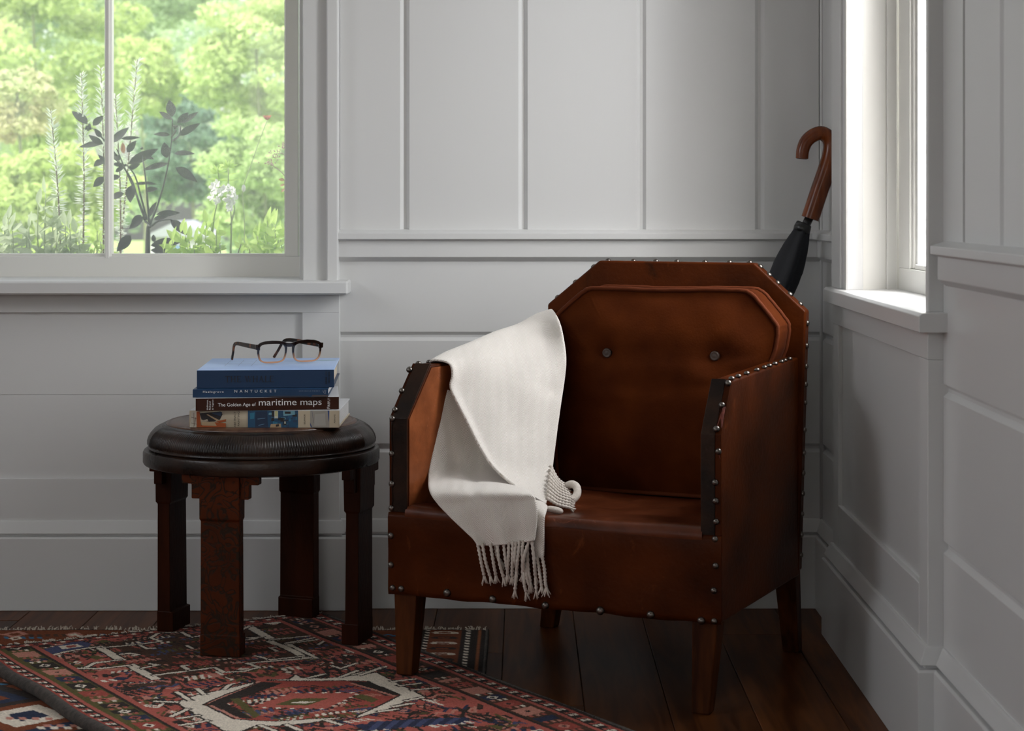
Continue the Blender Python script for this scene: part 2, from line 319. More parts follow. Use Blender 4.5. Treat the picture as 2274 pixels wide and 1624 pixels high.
def tortoise_mat():
    m, nt, b = newmat('tortoiseshell_fading_to_amber'); L = nt.links
    tc = nt.nodes.new('ShaderNodeTexCoord'); s = nt.nodes.new('ShaderNodeSeparateXYZ'); L.new(tc.outputs['Object'], s.inputs[0])
    k = nt.nodes.new('ShaderNodeMapRange'); k.inputs['From Min'].default_value = 0.006; k.inputs['From Max'].default_value = 0.034; L.new(s.outputs['Z'], k.inputs['Value'])
    n = nt.nodes.new('ShaderNodeTexNoise'); n.inputs['Scale'].default_value = 70; L.new(tc.outputs['Object'], n.inputs['Vector'])
    a = nt.nodes.new('ShaderNodeMath'); a.operation = 'MULTIPLY_ADD'; a.inputs[1].default_value = 0.35; L.new(n.outputs['Fac'], a.inputs[0]); 
    sb = nt.nodes.new('ShaderNodeMath'); sb.operation = 'SUBTRACT'; sb.inputs[1].default_value = 0.17; L.new(k.outputs[0], sb.inputs[0]); L.new(sb.outputs[0], a.inputs[2])
    r = nt.nodes.new('ShaderNodeValToRGB'); r.color_ramp.elements[0].color = (0.50, 0.25, 0.13, 1); r.color_ramp.elements[1].color = (0.012, 0.006, 0.004, 1)
    r.color_ramp.elements[0].position = 0.12; r.color_ramp.elements[1].position = 0.75; L.new(a.outputs[0], r.inputs['Fac']); L.new(r.outputs[0], b.inputs['Base Color'])
    b.inputs['Roughness'].default_value = 0.12; b.inputs['Coat Weight'].default_value = 0.4
    return m
M['tortoise'] = tortoise_mat()
M['temple'] = pbr('temple_tortoiseshell', (0.008, 0.004, 0.003), 0.2, c2=(0.16, 0.05, 0.02), scale=46.0, spec=0.3, lo=0.5, hi=0.62)

def scuff(m, c, amt=0.6, scale=26.0, stretch=(1, 1, 1), seed=0.0):   # scratches and rubbed spots over a finished material
    nt = m.node_tree; b = nt.nodes['Principled BSDF']; L = nt.links; src = b.inputs['Base Color'].links[0].from_socket
    tc = nt.nodes.new('ShaderNodeTexCoord'); mp = nt.nodes.new('ShaderNodeMapping'); mp.inputs['Scale'].default_value = stretch; mp.inputs['Location'].default_value = (seed, seed, seed)
    L.new(tc.outputs['Object'], mp.inputs['Vector'])
    n = nt.nodes.new('ShaderNodeTexNoise'); n.inputs['Scale'].default_value = scale; n.inputs['Detail'].default_value = 9.0; n.inputs['Roughness'].default_value = 0.72; n.inputs['Distortion'].default_value = 0.6
    L.new(mp.outputs[0], n.inputs['Vector'])
    r = nt.nodes.new('ShaderNodeValToRGB'); r.color_ramp.elements[0].position = 0.60; r.color_ramp.elements[1].position = 0.74
    r.color_ramp.elements[0].color = (0, 0, 0, 1); r.color_ramp.elements[1].color = (amt, amt, amt, 1); L.new(n.outputs['Fac'], r.inputs['Fac'])
    mx = nt.nodes.new('ShaderNodeMixRGB'); L.new(r.outputs[0], mx.inputs['Fac']); L.new(src, mx.inputs['Color1']); mx.inputs['Color2'].default_value = col4(c)
    L.new(mx.outputs[0], b.inputs['Base Color'])
scuff(M['leather_worn_lit'], (0.44, 0.16, 0.085), .75, 34.0, (1, 1, .6)); scuff(M['leather_seat'], (0.26, 0.085, 0.045), .7, 30.0)
scuff(M['leather'], (0.17, 0.045, 0.014), .7, 22.0, (1, 1, .45)); scuff(M['leather'], (0.013, 0.0065, 0.002), .85, 6.0, (1, 1, .7), 5.0)
scuff(M['leather_dark'], (0.07, 0.04, 0.028), .6, 40.0); scuff(M['legwood'], (0.14, 0.045, 0.012), .6, 30.0, (2, 2, .3))

# ------------------------------------------------------------------ the room
YW = 4.455            # face of the boards on the back wall
XW = 0.742            # face of the boards on the right wall
XP = 0.7144           # face of the panelling under the right-hand window, standing proud of the wall
YP = 4.432            # face of the panelling under the left-hand window
G = 0.009             # depth of the grooves
XL, XR = -2.75, 0.90
YN = -2.25
CEIL = 2.62
def bx(x, Y=YW): return (x-CX)*Y/F
def bz(y, Y=YW): return 1-(y-CY)*Y/F
WX0, WX1 = -1.545, -0.548      # left-hand window opening
WZ0, WZ1 = 0.806, 2.12
wb = MB()
wb.box((XL-.12, YW+G, 0), (WX0, 4.66, CEIL)).box((WX1, YW+G, 0), (XW+G, 4.66, CEIL)).box((WX0, YW+G, 0), (WX1, 4.66, WZ0-.02)).box((WX0, YW+G, WZ1), (WX1, 4.66, CEIL))
wall_back = wb.build('wall_back', M['paint'], kind='structure')
VY0, VY1 = 3.193, 3.983        # right-hand window opening, along the wall
wr = MB()
wr.box((XW+G, YN, 0), (0.872, VY0, CEIL)).box((XW+G, VY1+.006, 0), (0.98, 4.66, CEIL)).box((XW+G, VY0, 0), (0.98, VY1+.006, WZ0-.02)).box((XW+G, VY0, 2.12), (0.98, VY1+.006, CEIL))
wall_right = wr.build('wall_right', M['paint'], kind='structure')
# left wall with a glazed double door, rear wall with a window, ceiling
DY0, DY1 = -1.25, 0.55
wl = MB().box((XL-.12, YN, 0), (XL, DY0, CEIL)).box((XL-.12, DY1, 0), (XL, 1.75, CEIL)).box((XL-.12, 3.05, 0), (XL, 4.66, CEIL)).box((XL-.12, 1.75, 0), (XL, 3.05, 1.45)).box((XL-.12, 1.75, 2.45), (XL, 3.05, CEIL)).box((XL-.12, DY0, 2.15), (XL, DY1, CEIL)).build('wall_left', M['paint'], kind='structure')
RX0, RX1 = -1.8, 0.0
wq = MB().box((XL-.12, YN-.12, 0), (RX0, YN, CEIL)).box((RX1, YN-.12, 0), (0.98, YN, CEIL)).box((RX0, YN-.12, 0), (RX1, YN, 0.85)).box((RX0, YN-.12, 2.15), (RX1, YN, CEIL)).build('wall_rear', M['paint'], kind='structure')
box('ceiling', M['ceil'], (XL-.12, YN-.12, CEIL), (0.98, 4.66, CEIL+.1), kind='structure')
d = box('door_1', M['sash'], (XL-.10, DY0, 0), (XL-.04, DY0+.09, 2.15), kind='structure')
for a in (DY0+.8, DY0+.9, DY1-.09): box('door_stile', M['sash'], (XL-.10, a, 0), (XL-.04, a+.09, 2.15), d)
for z in (0, 0.2, .55, 1.08, 1.61, 2.05): box('door_rail', M['sash'], (XL-.09, DY0, z), (XL-.05, DY1, z+(.1 if z in (0, 2.05) else .03)), d)
box('pane', M['glass'], (XL-.072, DY0, 0.1), (XL-.068, DY1, 2.1), d, bevel=0)
d = box('window_3', M['sash'], (RX0, YN-.09, 0.85), (RX0+.06, YN-.03, 2.15), kind='structure')
box('stile', M['sash'], (RX1-.06, YN-.09, .85), (RX1, YN-.03, 2.15), d); box('muntin', M['sash'], ((RX0+RX1)/2-.03, YN-.09, .85), ((RX0+RX1)/2+.03, YN-.03, 2.15), d)
for z in (.85, 2.09): box('rail', M['sash'], (RX0, YN-.09, z), (RX1, YN-.03, z+.06), d)
box('pane', M['glass'], (RX0, YN-.062, .85), (RX1, YN-.058, 2.15), d, bevel=0)

# floor: a sub-floor and the single planks running towards the window
floor = box('floor', M['dark_gap'], (XL-.12, YN-.12, -0.12), (0.98, 4.66, -0.012), kind='structure', bevel=0)
rng = random.Random(3)
pw = 0.166
k0 = -0.043
i = int((XL-k0)/pw)-1
while k0+i*pw < 0.76:
    x0, x1 = k0+i*pw, k0+(i+1)*pw; y = YN-rng.random()*1.2
    while y < 4.46:
        ln = 1.3+rng.random()*1.2; a, b_ = max(y, YN), min(y+ln, 4.46); y += ln
        if b_-a < 0.06: continue
        dz = -rng.random()*0.0006
        MB().box((x0+.0006, a+.0005, -0.02), (min(x1, .75)-.0006, b_-.0005, dz)).build('plank', M['plank'], floor, bevel=0.0012, seg=1, org=(x0, (a+b_)/2, 0))
    i += 1

# boards of the back wall: upper ones upright, lower ones level, with bevelled channels between
def board(parent, mat, u0, u1, v0, v1, axis, bev_u=False, bev_v=False, face=None, B=0.008):
    """one board on the back wall (axis 'y', u = x) or on the right wall (axis 'x', u = y); v = height"""
    f = face
    cu = B if bev_u else 0; cv = B if bev_v else 0
    def P(u, v, dpt): return (u, f+dpt, v) if axis == 'y' else (f+dpt, u, v)
    lo = [P(u0, v0, G), P(u1, v0, G), P(u1, v1, G), P(u0, v1, G)]
    hi = [P(u0+cu, v0+cv, 0), P(u1-cu, v0+cv, 0), P(u1-cu, v1-cv, 0), P(u0+cu, v1-cv, 0)]
    return MB().hull8(lo, hi).build('board', mat, parent)
RT, RB = 0.932, 0.854          # top and foot of the chair rail
gx = [899, 1161.5, 1424.5, 1687]
edges = [bx(748)]
for g in gx: edges += [bx(g)-.0035, bx(g)+.0035]
edges += [XW-.001]
for k in range(0, len(edges), 2):
    board(wall_back, M['paint_v'], edges[k], edges[k+1], RT-.01, CEIL, 'y', bev_u=True, face=YW)
hz = [RB+.02, bz(743.5)+.004, bz(750)-.001, bz(991)+.004, bz(998)-.001, 0.20]
lowb = [(bz(737)-.008, RB+.02), (bz(985)-.008, bz(757)+.008), (0.20, bz(1005)+.008)]
for (a, b_) in lowb: board(wall_back, M['paint_x'], bx(748), XW-.001, a, b_, 'y', bev_v=True, face=YW)
# right wall, near part and the short return in the corner
ry = [3.175, 3.034, 3.027, 2.791, 2.784]
y = 2.784-.241
while y > YN: ry += [y+.0035, y-.0035]; y -= .241
ry += [YN]
for k in range(0, len(ry)-1, 2): board(wall_right, M['paint_v'], ry[k+1], ry[k], RT-.01, CEIL, 'x', bev_u=(k > 0), face=XW)
for (a, b_) in lowb:
    board(wall_right, M['paint_y'], YN, 3.174, a, b_, 'x', bev_v=True, face=XW)
    board(wall_right, M['paint_y'], 4.14, YW-.001, a, b_, 'x', bev_v=True, face=XW)
board(wall_right, M['paint_v'], 4.14, YW-.001, RT-.01, CEIL, 'x', face=XW)
MB().tube([(XW-.002, YW-.002, z) for z in (0.2, CEIL)], 0.005, 10).build('corner_bead', M['paint_v'], wall_back, smooth=True)

# profiles: (distance in front of the wall face, height)
RAIL = [(-.004, RT+.002), (.030, .9245), (.030, .910), (.016, .9065), (.016, .8655), (.0, RB), (-.004, RB)]
BASE = [(-.004, .2185), (.004, .2185), (.006, .216), (.017, .1875), (.006, .1865), (.006, .180), (.018, .180), (.0215, .176), (.0215, 0), (-.004, 0)]
def run(name, prof, axis, face, u0, u1, mat, kind='structure', parent=None, m0=0, m1=0):
    """moulding swept along a wall; m0, m1: mitre or return angle at either end"""
    lo = []; hi = []
    for (d_, z) in prof:
        a, b_ = u0+m0*d_, u1+m1*d_
        if axis == 'y': lo.append((a, face-d_, z)); hi.append((b_, face-d_, z))
        else: lo.append((face-d_, a, z)); hi.append((face-d_, b_, z))
    n = len(lo); mb = MB(); mb._add(lo+hi, [tuple(range(n)), tuple(range(n, 2*n))]+[(i, (i+1) % n, n+(i+1) % n, n+i) for i in range(n)])
    return mb.build(name, mat, parent, bevel=0.001, seg=2, kind=kind if parent is None else None)
run('trim_1', RAIL, 'y', YW, bx(753), XW, M['paint_x'], m1=-1)
run('trim_2', RAIL, 'x', XW, 4.10, YW, M['paint_y'], m1=-1)
run('trim_3', RAIL, 'x', XW, YN, 3.155, M['paint_y'], m1=-.35)
run('baseboard_back', BASE, 'y', YW, bx(757), XW, M['paint_x'], m1=-1)
run('baseboard_right', BASE, 'x', XW, YN, 3.16, M['paint_y'])
run('baseboard_corner', BASE, 'x', XW, 4.15, YW, M['paint_y'], m1=-1)

# left-hand window and the panelling below it
w1 = MB().box((WX1-.001, YP+.045, WZ0), (WX1+.008, 4.60, WZ1)).box((WX0-.008, YP+.045, WZ0), (WX0, 4.60, WZ1)).box((WX0, YP+.045, WZ1), (WX1, 4.60, WZ1+.01)).build('window_1', M['paint'], kind='structure')
def pair(name, mat, xa, xb, y0, y1, z0, z1, par=None, bevel=.0015):
    mid = (WX0+WX1)/2
    for (a, b_) in ((xa, xb), (2*mid-xb, 2*mid-xa)): box(name, mat, (a, y0, z0), (b_, y1, z1), par or w1, bevel=bevel)
PX0 = -2.35
pair('casing_stop', M['paint_v'], bx(664), bx(675.5), YP+.030, 4.50, WZ0, WZ1)
pair('casing', M['paint_v'], bx(674.5), bx(730), YP+.004, YW+.01, WZ0, WZ1+.10, bevel=.002)
pair('casing_edge', M['paint_v'], bx(674.5), bx(683.5), YP+.012, YW, WZ0, WZ1+.08, bevel=.003)
pair('back_band', M['paint_v'], bx(728), bx(754), YP-.010, YW+.01, WZ0, WZ1+.12, bevel=.0035)
box('casing_head', M['paint_x'], (WX0-.10, YP+.004, WZ1), (WX1+.10, YW+.01, WZ1+.10), w1)
# stool (the inner sill)
st = MB(); Ysf = 4.372
st._add([(WX0-.14, Ysf, .7760), (bx(772, Ysf), Ysf, .7760), (bx(772, Ysf), 4.56, .7760), (WX0-.14, 4.56, .7760),
         (WX0-.14, Ysf, .8080), (bx(772, Ysf), Ysf, .8080), (bx(772, Ysf), 4.56, .8125), (WX0-.14, 4.56, .8125)],
        [(0,3,2,1),(4,5,6,7),(0,1,5,4),(1,2,6,5),(2,3,7,6),(3,0,4,7)])
st.build('sill', M['paint_x'], w1, bevel=.004, seg=1)
# frame and panel
pt, pb, pr = bz(694.5, YP), bz(1063.5, YP), bx(671, YP)
box('apron', M['paint_x'], (PX0, YP, pt), (bx(753.6, YP), YW+.01, .7765), w1, bevel=.001)
box('panel_stile', M['paint_v'], (pr, YP, .21), (bx(753.6, YP), YW+.01, pt), w1, bevel=.001)
box('panel_rail', M['paint_x'], (PX0, YP, .21), (pr, YW+.01, pb), w1, bevel=.0012)
box('panel', M['paint_x'], (PX0, YP+.0095, pb-.01), (pr+.01, YW+.01, bz(877.6, YP)-.0004), w1, bevel=.0006)
box('panel', M['paint_x'], (PX0, YP+.0095, bz(877.6, YP)), (pr+.01, YW+.01, pt+.01), w1, bevel=.0006)
box('plinth', M['paint_x'], (PX0, YP, 0), (bx(753.6, YP), YW+.01, .215), w1, bevel=0)
run('baseboard_window', BASE, 'y', YP, PX0, bx(757.5, YP), M['paint_x'], m1=.7)
# sashes: two panes with a mullion between, glass, insect screen outside
YS = 4.555
zb, zt = 1-(570-CY)*YS/F, WZ1-.05
box('sash_rail', M['sash'], (WX0, YS, WZ0+.002), (WX1-.001, YS+.035, zb), w1)
box('sash_rail', M['sash'], (WX0, YS, zt), (WX1-.001, YS+.035, WZ1), w1)
sr = bx(633, YS); pair('sash_stile', M['sash'], sr, bx(662, YS), YS, YS+.035, zb, zt)
pair('bead', M['sash'], bx(630.5, YS), sr+.001, YS+.008, YS+.03, zb, zt, bevel=.001)
box('bead', M['sash'], (WX0+.03, YS+.008, zb-.001), (sr, YS+.03, 1-(563.5-CY)*YS/F), w1, bevel=.002)
ma, mb_ = bx(231.5, YS), bx(247, YS)
mm = MB().prism([(ma, YS+.004, zb-.004), (ma+.0035, YS-.002, zb-.004), (mb_-.006, YS-.002, zb-.004), (mb_-.004, YS+.003, zb-.004), (mb_, YS+.006, zb-.004), (mb_, YS+.03, zb-.004), (ma, YS+.03, zb-.004)], (0, 0, zt-zb+.008)).build('muntin', M['sash'], w1, bevel=.0006)
box('pane', M['glass'], (WX0+.05, YS+.018, zb-.01), (ma+.004, YS+.022, zt+.01), w1, bevel=0)
box('pane', M['glass'], (mb_-.004, YS+.018, zb-.01), (sr, YS+.022, zt+.01), w1, bevel=0)
scr = MB()._add([(WX0, 4.625, WZ0-.02), (WX1, 4.625, WZ0-.02), (WX1, 4.625, WZ1), (WX0, 4.625, WZ1)], [(0, 1, 2, 3)]).build('insect_screen', M['screen'], w1)
box('outer_sill', M['sash'], (WX0-.03, YS+.03, WZ0-.06), (WX1+.03, 4.70, WZ0-.012), w1)

# right-hand window and its panelling
w2 = MB().box((XP+.001, VY1, WZ0), (.744, VY1+.02, 2.12)).box((.7435, VY1+.004, WZ0), (.806, VY1+.02, 2.12)).box((.8055, VY1-.004, WZ0), (.828, VY1+.02, 2.12)).build('window_2', M['sash'], kind='structure', bevel=.002)
box('casing_band', M['paint_v'], (XP-.004, 4.03, WZ0), (XW+.012, 4.141, 2.25), w2, bevel=.003)
box('casing', M['paint_v'], (XP+.002, VY1-.001, WZ0), (XW+.012, 4.032, 2.25), w2, bevel=.003)
box('casing_near', M['paint_v'], (XP, 3.175, WZ0), (XW+.012, VY0, 2.25), w2, bevel=.0025)
box('jamb_near', M['sash'], (XW+.012, VY0-.02, WZ0), (.872, VY0, 2.12), w2)
box('jamb_far', M['sash'], (.828, VY1+.003, WZ0), (.97, VY1+.02, 2.12), w2)
box('head', M['sash'], (XP, VY0, 2.12), (.97, VY1, 2.16), w2)
XSL = .692
sl = MB().prism([(XSL, 3.143, .7725), (XSL+.29, 3.143, .7725), (XSL+.29, 3.143, .812), (XSL+.006, 3.143, .8065), (XSL, 3.143, .801)], (0, 1.0, 0)).build('sill', M['paint_y'], w2, bevel=.0015)
qt, qb = .7225, .3150
box('apron', M['paint_y'], (XP, 3.175, qt), (XW+.012, 4.141, .773), w2, bevel=.001)
box('panel_stile', M['paint_v'], (XP, 3.175, 0), (XW+.012, 3.244, qt), w2, bevel=.0015)
box('panel_stile', M['paint_v'], (XP, 4.076, .21), (XW+.012, 4.141, qt), w2, bevel=.0015)
box('panel_rail', M['paint_y'], (XP, 3.244, .21), (XW+.012, 4.076, qb), w2, bevel=.002)
box('panel', M['paint_y'], (XP+.010, 3.23, qb-.01), (XW+.012, 4.09, qt+.01), w2, bevel=0)
box('plinth', M['paint_y'], (XP, 3.23, 0), (XW+.012, 4.141, .215), w2, bevel=0)
run('baseboard_right_window', BASE, 'x', XP, 3.175, 4.141, M['paint_y'], m0=-1, m1=1.5)
run('baseboard_return', BASE, 'y', 3.1755, XP, XW+.004, M['paint_x'], m0=-1)
XS = .832
box('sash_rail', M['sash'], (XS, VY0, .808), (XS+.035, VY1-.004, .857), w2)
box('sash_stile', M['sash'], (XS, 3.872, .857), (XS+.035, VY1-.004, 2.1), w2)
box('sash_stile', M['sash'], (XS, VY0, .857), (XS+.035, VY0+.07, 2.1), w2)
box('bead', M['sash'], (XS+.006, 3.860, .857), (XS+.03, 3.874, 2.1), w2, bevel=.003)
box('bead', M['sash'], (XS+.012, 3.848, .857), (XS+.03, 3.862, 2.1), w2, bevel=.003)
box('bead', M['sash'], (XS+.006, VY0, .856), (XS+.03, 3.85, .868), w2, bevel=.003)
box('pane', M['glass'], (XS+.02, VY0+.05, .85), (XS+.024, 3.86, 2.1), w2, bevel=0)

pr = box('sun_blocking_roof', M['ceil'], (-5.5, -2.0, 2.36), (XL-.121, 1.3, 2.46), None, bevel=0); tag(pr, 'flat white roof added unseen outside the glazed doors to block the sun', 'roof')  # unseen slab added to keep direct sun out of the doors
d = box('added_window_4', M['sash'], (XL-.09, 1.75, 1.45), (XL-.03, 1.81, 2.45), kind='structure')  # made-up window, added to carry the fill lamp in the left wall
box('stile', M['sash'], (XL-.09, 2.99, 1.45), (XL-.03, 3.05, 2.45), d); box('muntin', M['sash'], (XL-.09, 2.385, 1.45), (XL-.03, 2.415, 2.45), d)
for z in (1.45, 2.39): box('rail', M['sash'], (XL-.09, 1.75, z), (XL-.03, 3.05, z+.06), d)
box('pane', M['glass'], (XL-.062, 1.78, 1.48), (XL-.058, 3.02, 2.42), d, bevel=0)

# ------------------------------------------------------------------ armchair
def V2(a, b, z=0.0): return Vector((a, b, z))
F0, F1 = V2(-.279, 3.785), V2(.3872, 3.504)
B0, B1 = V2(.068, 4.222), V2(.6175, 3.975)
B1s = V2(.633, 3.971)
ZB, ZS = .180, .365
chair = thing('armchair', ((F0+F1+B0+B1)/4).to_tuple(), 'octagonal-backed brown leather armchair studded with pewter nails, in the corner', 'armchair')
fd = (F1-F0).normalized()                              # along the front, to the right
fn = Vector((fd.y, -fd.x, 0))                          # out of the front
if fn.y > 0: fn = -fn
UP = Vector((0, 0, 1))
TH = .042
def ray_plane(px, py, p, n):
    d = Vector(((px-CX)/F, 1.0, -(py-CY)/F)); o = Vector((0, 0, 1.0)); return o+d*((Vector(p)-o).dot(n)/d.dot(n))
def dent(o, amp, scale, seed=0):                       # hand-worn unevenness in the mesh itself
    for v in o.data.vertices:
        q = v.co*scale+Vector((seed, seed*2, 0)); v.co += Vector((mnoise.noise(q), mnoise.noise(q+Vector((9, 0, 0))), mnoise.noise(q+Vector((0, 9, 0)))))*amp
def arm(pf, pb, off, zt0, zt1, slope, name='arm'):
    d = (pb-pf); L = d.length; d = d.normalized()
    prof = [(0, ZB), (0, .5495), (slope, zt0), (L-.012, zt1), (L-.012, ZB)]
    mb = MB().prism([pf+d*s_+UP*z for s_, z in prof], off)
    o = mb.build(name, M['leather'], chair, bevel=.0055, seg=3, smooth=True)
    return o, d
offR = -fd*TH; offL = fd*TH
armR, dR = arm(F1, B1, offR, .648, .661, .060)
armL, dL = arm(F0, B0, offL, .655, .664, .072)
# dark edging strip along the front of either arm
def strip(pf, d, off, slope, zt0, fr0, fr1, mat, z0, lift=.0022, name='edging'):
    n1 = fn; sl = (d*slope+UP*(zt0-.5495)).normalized(); n2 = sl.cross(fd).normalized()
    if n2.y > 0: n2 = -n2
    mb = MB(); rows = []
    nm = (n1+n2).normalized()
    for (p, n_) in ((pf+UP*z0, n1), (pf+UP*(z0*.6+.5495*.4), n1), (pf+UP*.5475, nm), (pf+d*slope*.5+UP*((.5495+zt0)/2), n2), (pf+d*(slope+.001)+UP*(zt0+.0015), n2)):
        a = p+off*fr0; b_ = p+off*fr1
        rows.append([a-n_*.003, a+n_*lift, b_+n_*lift, b_-n_*.003])
    mb.grid(rows); return mb.build(name, mat, chair, bevel=.0012, seg=2, smooth=True)
strip(F1, dR, offR, .060, .648, .30, .985, M['leather_dark'], .352)
strip(F1, dR, offR, .060, .648, .0, .30, M['leather'], .352, lift=.0010)
strip(F0, dL, offL, .072, .655, .16, .985, M['leather_dark'], .352)
strip(F0, dL, offL, .072, .655, .0, .16, M['leather'], .352, lift=.0010)
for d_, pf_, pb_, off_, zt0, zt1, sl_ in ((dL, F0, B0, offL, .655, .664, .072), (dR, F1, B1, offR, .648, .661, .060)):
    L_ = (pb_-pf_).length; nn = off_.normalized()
    MB().prism([pf_+d_*s_+UP*z+off_+nn*.0001 for s_, z in ((.004, .352), (.004, .545), (sl_+.003, zt0-.006), (L_-.03, zt1-.006), (L_-.03, .352))], nn*.0014).build('inner_panel', M['leather_worn_lit'], chair, bevel=.0006, seg=1, label='worn leather on the inside of the arm, made lighter as if lit')
tear = MB(); q0 = F1+dR*.012+UP*.58
tear.prism([F1+offR*.28+dR*.003+UP*.535+fn*.0035, F1+offR*.06+dR*.002+UP*.50+fn*.0035, F1+offR*.03+dR*.012+UP*.565+fn*.0045, F1+offR*.05+dR*.032+UP*.600+fn*.005, F1+offR*.15+dR*.030+UP*.598+fn*.005, F1+offR*.27+dR*.012+UP*.566+fn*.0045], -fn*.003)
tear.build('torn_patch', M['leather_raw'], chair)
# back: octagonal panel
bd = (B1s-B0).normalized(); bn = Vector((bd.y, -bd.x, 0))
if bn.y > 0: bn = -bn
B0s = B1s+(V2(.0706, 4.213)-B1s).normalized()*.612
def bk(t, z): return B1s.lerp(B0s, t)+UP*z
TB = .032
oct_ = [B1+UP*.19, bk(0, .762), bk(.19, .866), bk(.79, .867), bk(1, .764), B0s+UP*.19]
MB().prism(oct_, bn*TB).build('back_panel', M['leather'], chair, bevel=.005, seg=3, smooth=True)
# seat deck with a rolled front edge, front panel below
Lf = (F1-F0).length
def fp(u, dpt, z): return F0+fd*u-fn*dpt+UP*z
rows = []
for k in range(25):
    u0, u1 = TH-.004, Lf-TH+.004; t = k/24; row = []
    for (dp, z) in ((.0, .33), (-.006, .342), (-.005, .354), (.001, .3625), (.012, .3665), (.03, .367), (.10, .362), (.2, .357), (.32, .356), (.44, .357), (.50, .357)):
        tt = t
        u = u0+(u1-u0)*tt
        lim = dp*.10 if dp > 0 else 0
        lf = dp*.62 if dp > 0 else 0
        u = (u0+lf)+(u1+lim*.2-(u0+lf))*tt
        sag = -.006*math.sin(math.pi*tt)*min(1, max(0, dp)/.15)-(.0025*math.sin(math.pi*tt) if dp < .05 else 0)
        w_ = mnoise.noise(Vector((u*9, dp*9, 3)))*.0025
        row.append(fp(u, dp, z+sag+w_))
    rows.append(row)
MB().grid(rows).build('seat', M['leather_seat'], chair, smooth=True, subd=1)
rows = []
for k in range(41):
    u = -.001+(Lf+.002)*k/40; row = []
    low = .1785+.0012*math.sin(k*.55)-.0008*math.cos(k*1.3)
    inn = TH < u < Lf-TH
    top = .350
    for z, dp in ((low, .012), (low, -.004), (low+.012, -.0055), (.22, -.0045), (.27, -.0045), (.31, -.005), (.340, -.0055), (top, -.003), (top, .02)):
        row.append(fp(u, dp+mnoise.noise(Vector((u*7, z*14, 0)))*.0018, z))
    rows.append(row)
MB().grid(rows).build('front_panel', M['leather'], chair, smooth=True)
# under-frame (closes the seat box)
MB().prism([p+UP*.19 for p in (F0+fd*.03-fn*.02, F1-fd*.03-fn*.02, B1-bd*.02+bn*.01, B0s+bd*.02+bn*.01)], UP*.02).build('bottom_board', M['leather_dark'], chair)
# legs, tapered and square
def leg(top, bot, zt, wt, wb, z0):
    e1, e2 = fd, -fn; lo = []; hi = []
    for a, b_ in ((-1, -1), (1, -1), (1, 1), (-1, 1)):
        lo.append(Vector((bot.x, bot.y, z0))+e1*(a*wb/2)+e2*(b_*wb/2)); hi.append(Vector((top.x, top.y, zt))+e1*(a*wt/2)+e2*(b_*wt/2))
    return MB().hull8(lo, hi).build('leg', M['legwood'], chair, bevel=.003, seg=2)
LT, LB = .056, .036
leg(F0+fd*.034-fn*.034, ground(905, 1496, .013), .215, LT, LB, .0135)
leg(F1-fd*.034-fn*.034, ground(1561, 1582), .215, LT, LB, .0)
leg(B1-fd*.030+fn*.024, ground(1760, 1445), .215, .05, LB, .0)
leg(B0+fd*.035+fn*.03, ground(1220, 1391), .215, .05, LB, .0)
# pewter nails
nb = MB().lathe([(.0068, -.001), (.0066, .0012), (.0055, .0034), (.0035, .0048), (.0012, .0054), (.0001, .0055)], tuple(ORG[chair.name]), 12)
nail0 = nb.build('nail', M['nail'], chair, smooth=True, org=tuple(ORG[chair.name]))
first = [True]
def nail(p, n, s=1.0):
    rot = Vector(n).to_track_quat('Z', 'Y').to_euler(); s *= 0.94+.12*random.random()
    if first[0]:
        first[0] = False; nail0.location = Vector(p)-ORG[chair.name]; nail0.rotation_euler = rot; nail0.scale = (s, s, s); return
    share(nail0, chair, p, rot, (s, s, s))
nS_R = (dR*.060+UP*(.648-.5495)).normalized().cross(fd).normalized(); nS_R = nS_R if nS_R.y < 0 else -nS_R
nS_L = (dL*.072+UP*(.655-.5495)).normalized().cross(fd).normalized(); nS_L = nS_L if nS_L.y < 0 else -nS_L
for px, py in ((1617, 851), (1603, 900), (1591, 953)):
    nail(ray_plane(px, py, F1+UP*.5495+nS_R*.0022, nS_R), nS_R)
for px, py in ((1595, 1003), (1588, 1072), (1589, 1113), (1590, 1159), (1588, 1198)):
    nail(ray_plane(px, py, F1+fn*.0024, fn), fn)
for px, py in ((1589, 1257), (1585, 1312), (1557, 1379), (1586, 1380), (1445, 1366), (1333, 1357), (1211, 1345), (1094, 1331), (993, 1317), (891, 1308), (872, 1306), (868, 1255), (868, 1190)):
    nail(ray_plane(px, py, F1+fn*.0052, fn), fn, 1.25 if 900 < px < 1560 else 1.0)
for px, py in ((869, 1129), (870, 1075), (870, 1008), (871, 930)):
    nail(ray_plane(px, py, F0+fn*.0024, fn), fn)
for px, py in ((877, 910), (892, 868), (909, 821)):
    nail(ray_plane(px, py, F0+UP*.5495+nS_L*.0024, nS_L), nS_L)
for s_ in (.083, .118, .165, .21, .26, .31, .36, .41, .46):
    if s_ < .13: nail(F0+dL*s_+offL*.14+UP*(.6555+.001), UP)
for px in (1625, 1640, 1659, 1683, 1701, 1713, 1727, 1743, 1752, 1764):
    s_ = .075+(px-1625)/139*.375
    nail(F1+dR*s_+offR*.13+UP*(.6485+.013*s_/.5), UP, .95)
for px in (1360, 1418, 1469, 1516, 1578, 1632, 1676):
    t = .19+.60*(1690-px)/345; nail(bk(t, .8663)+bn*TB*.5, UP)
cn = (bk(.19, .866)-bk(0, .762)); cn = cn.normalized().cross(bn); cn = cn if cn.z > 0 else -cn
for t in (.08, .25, .42, .66, .86): nail(bk(.19, .866).lerp(bk(0, .762), t)+bn*TB*.5, cn)
sn = -(B0s-B1s).normalized()
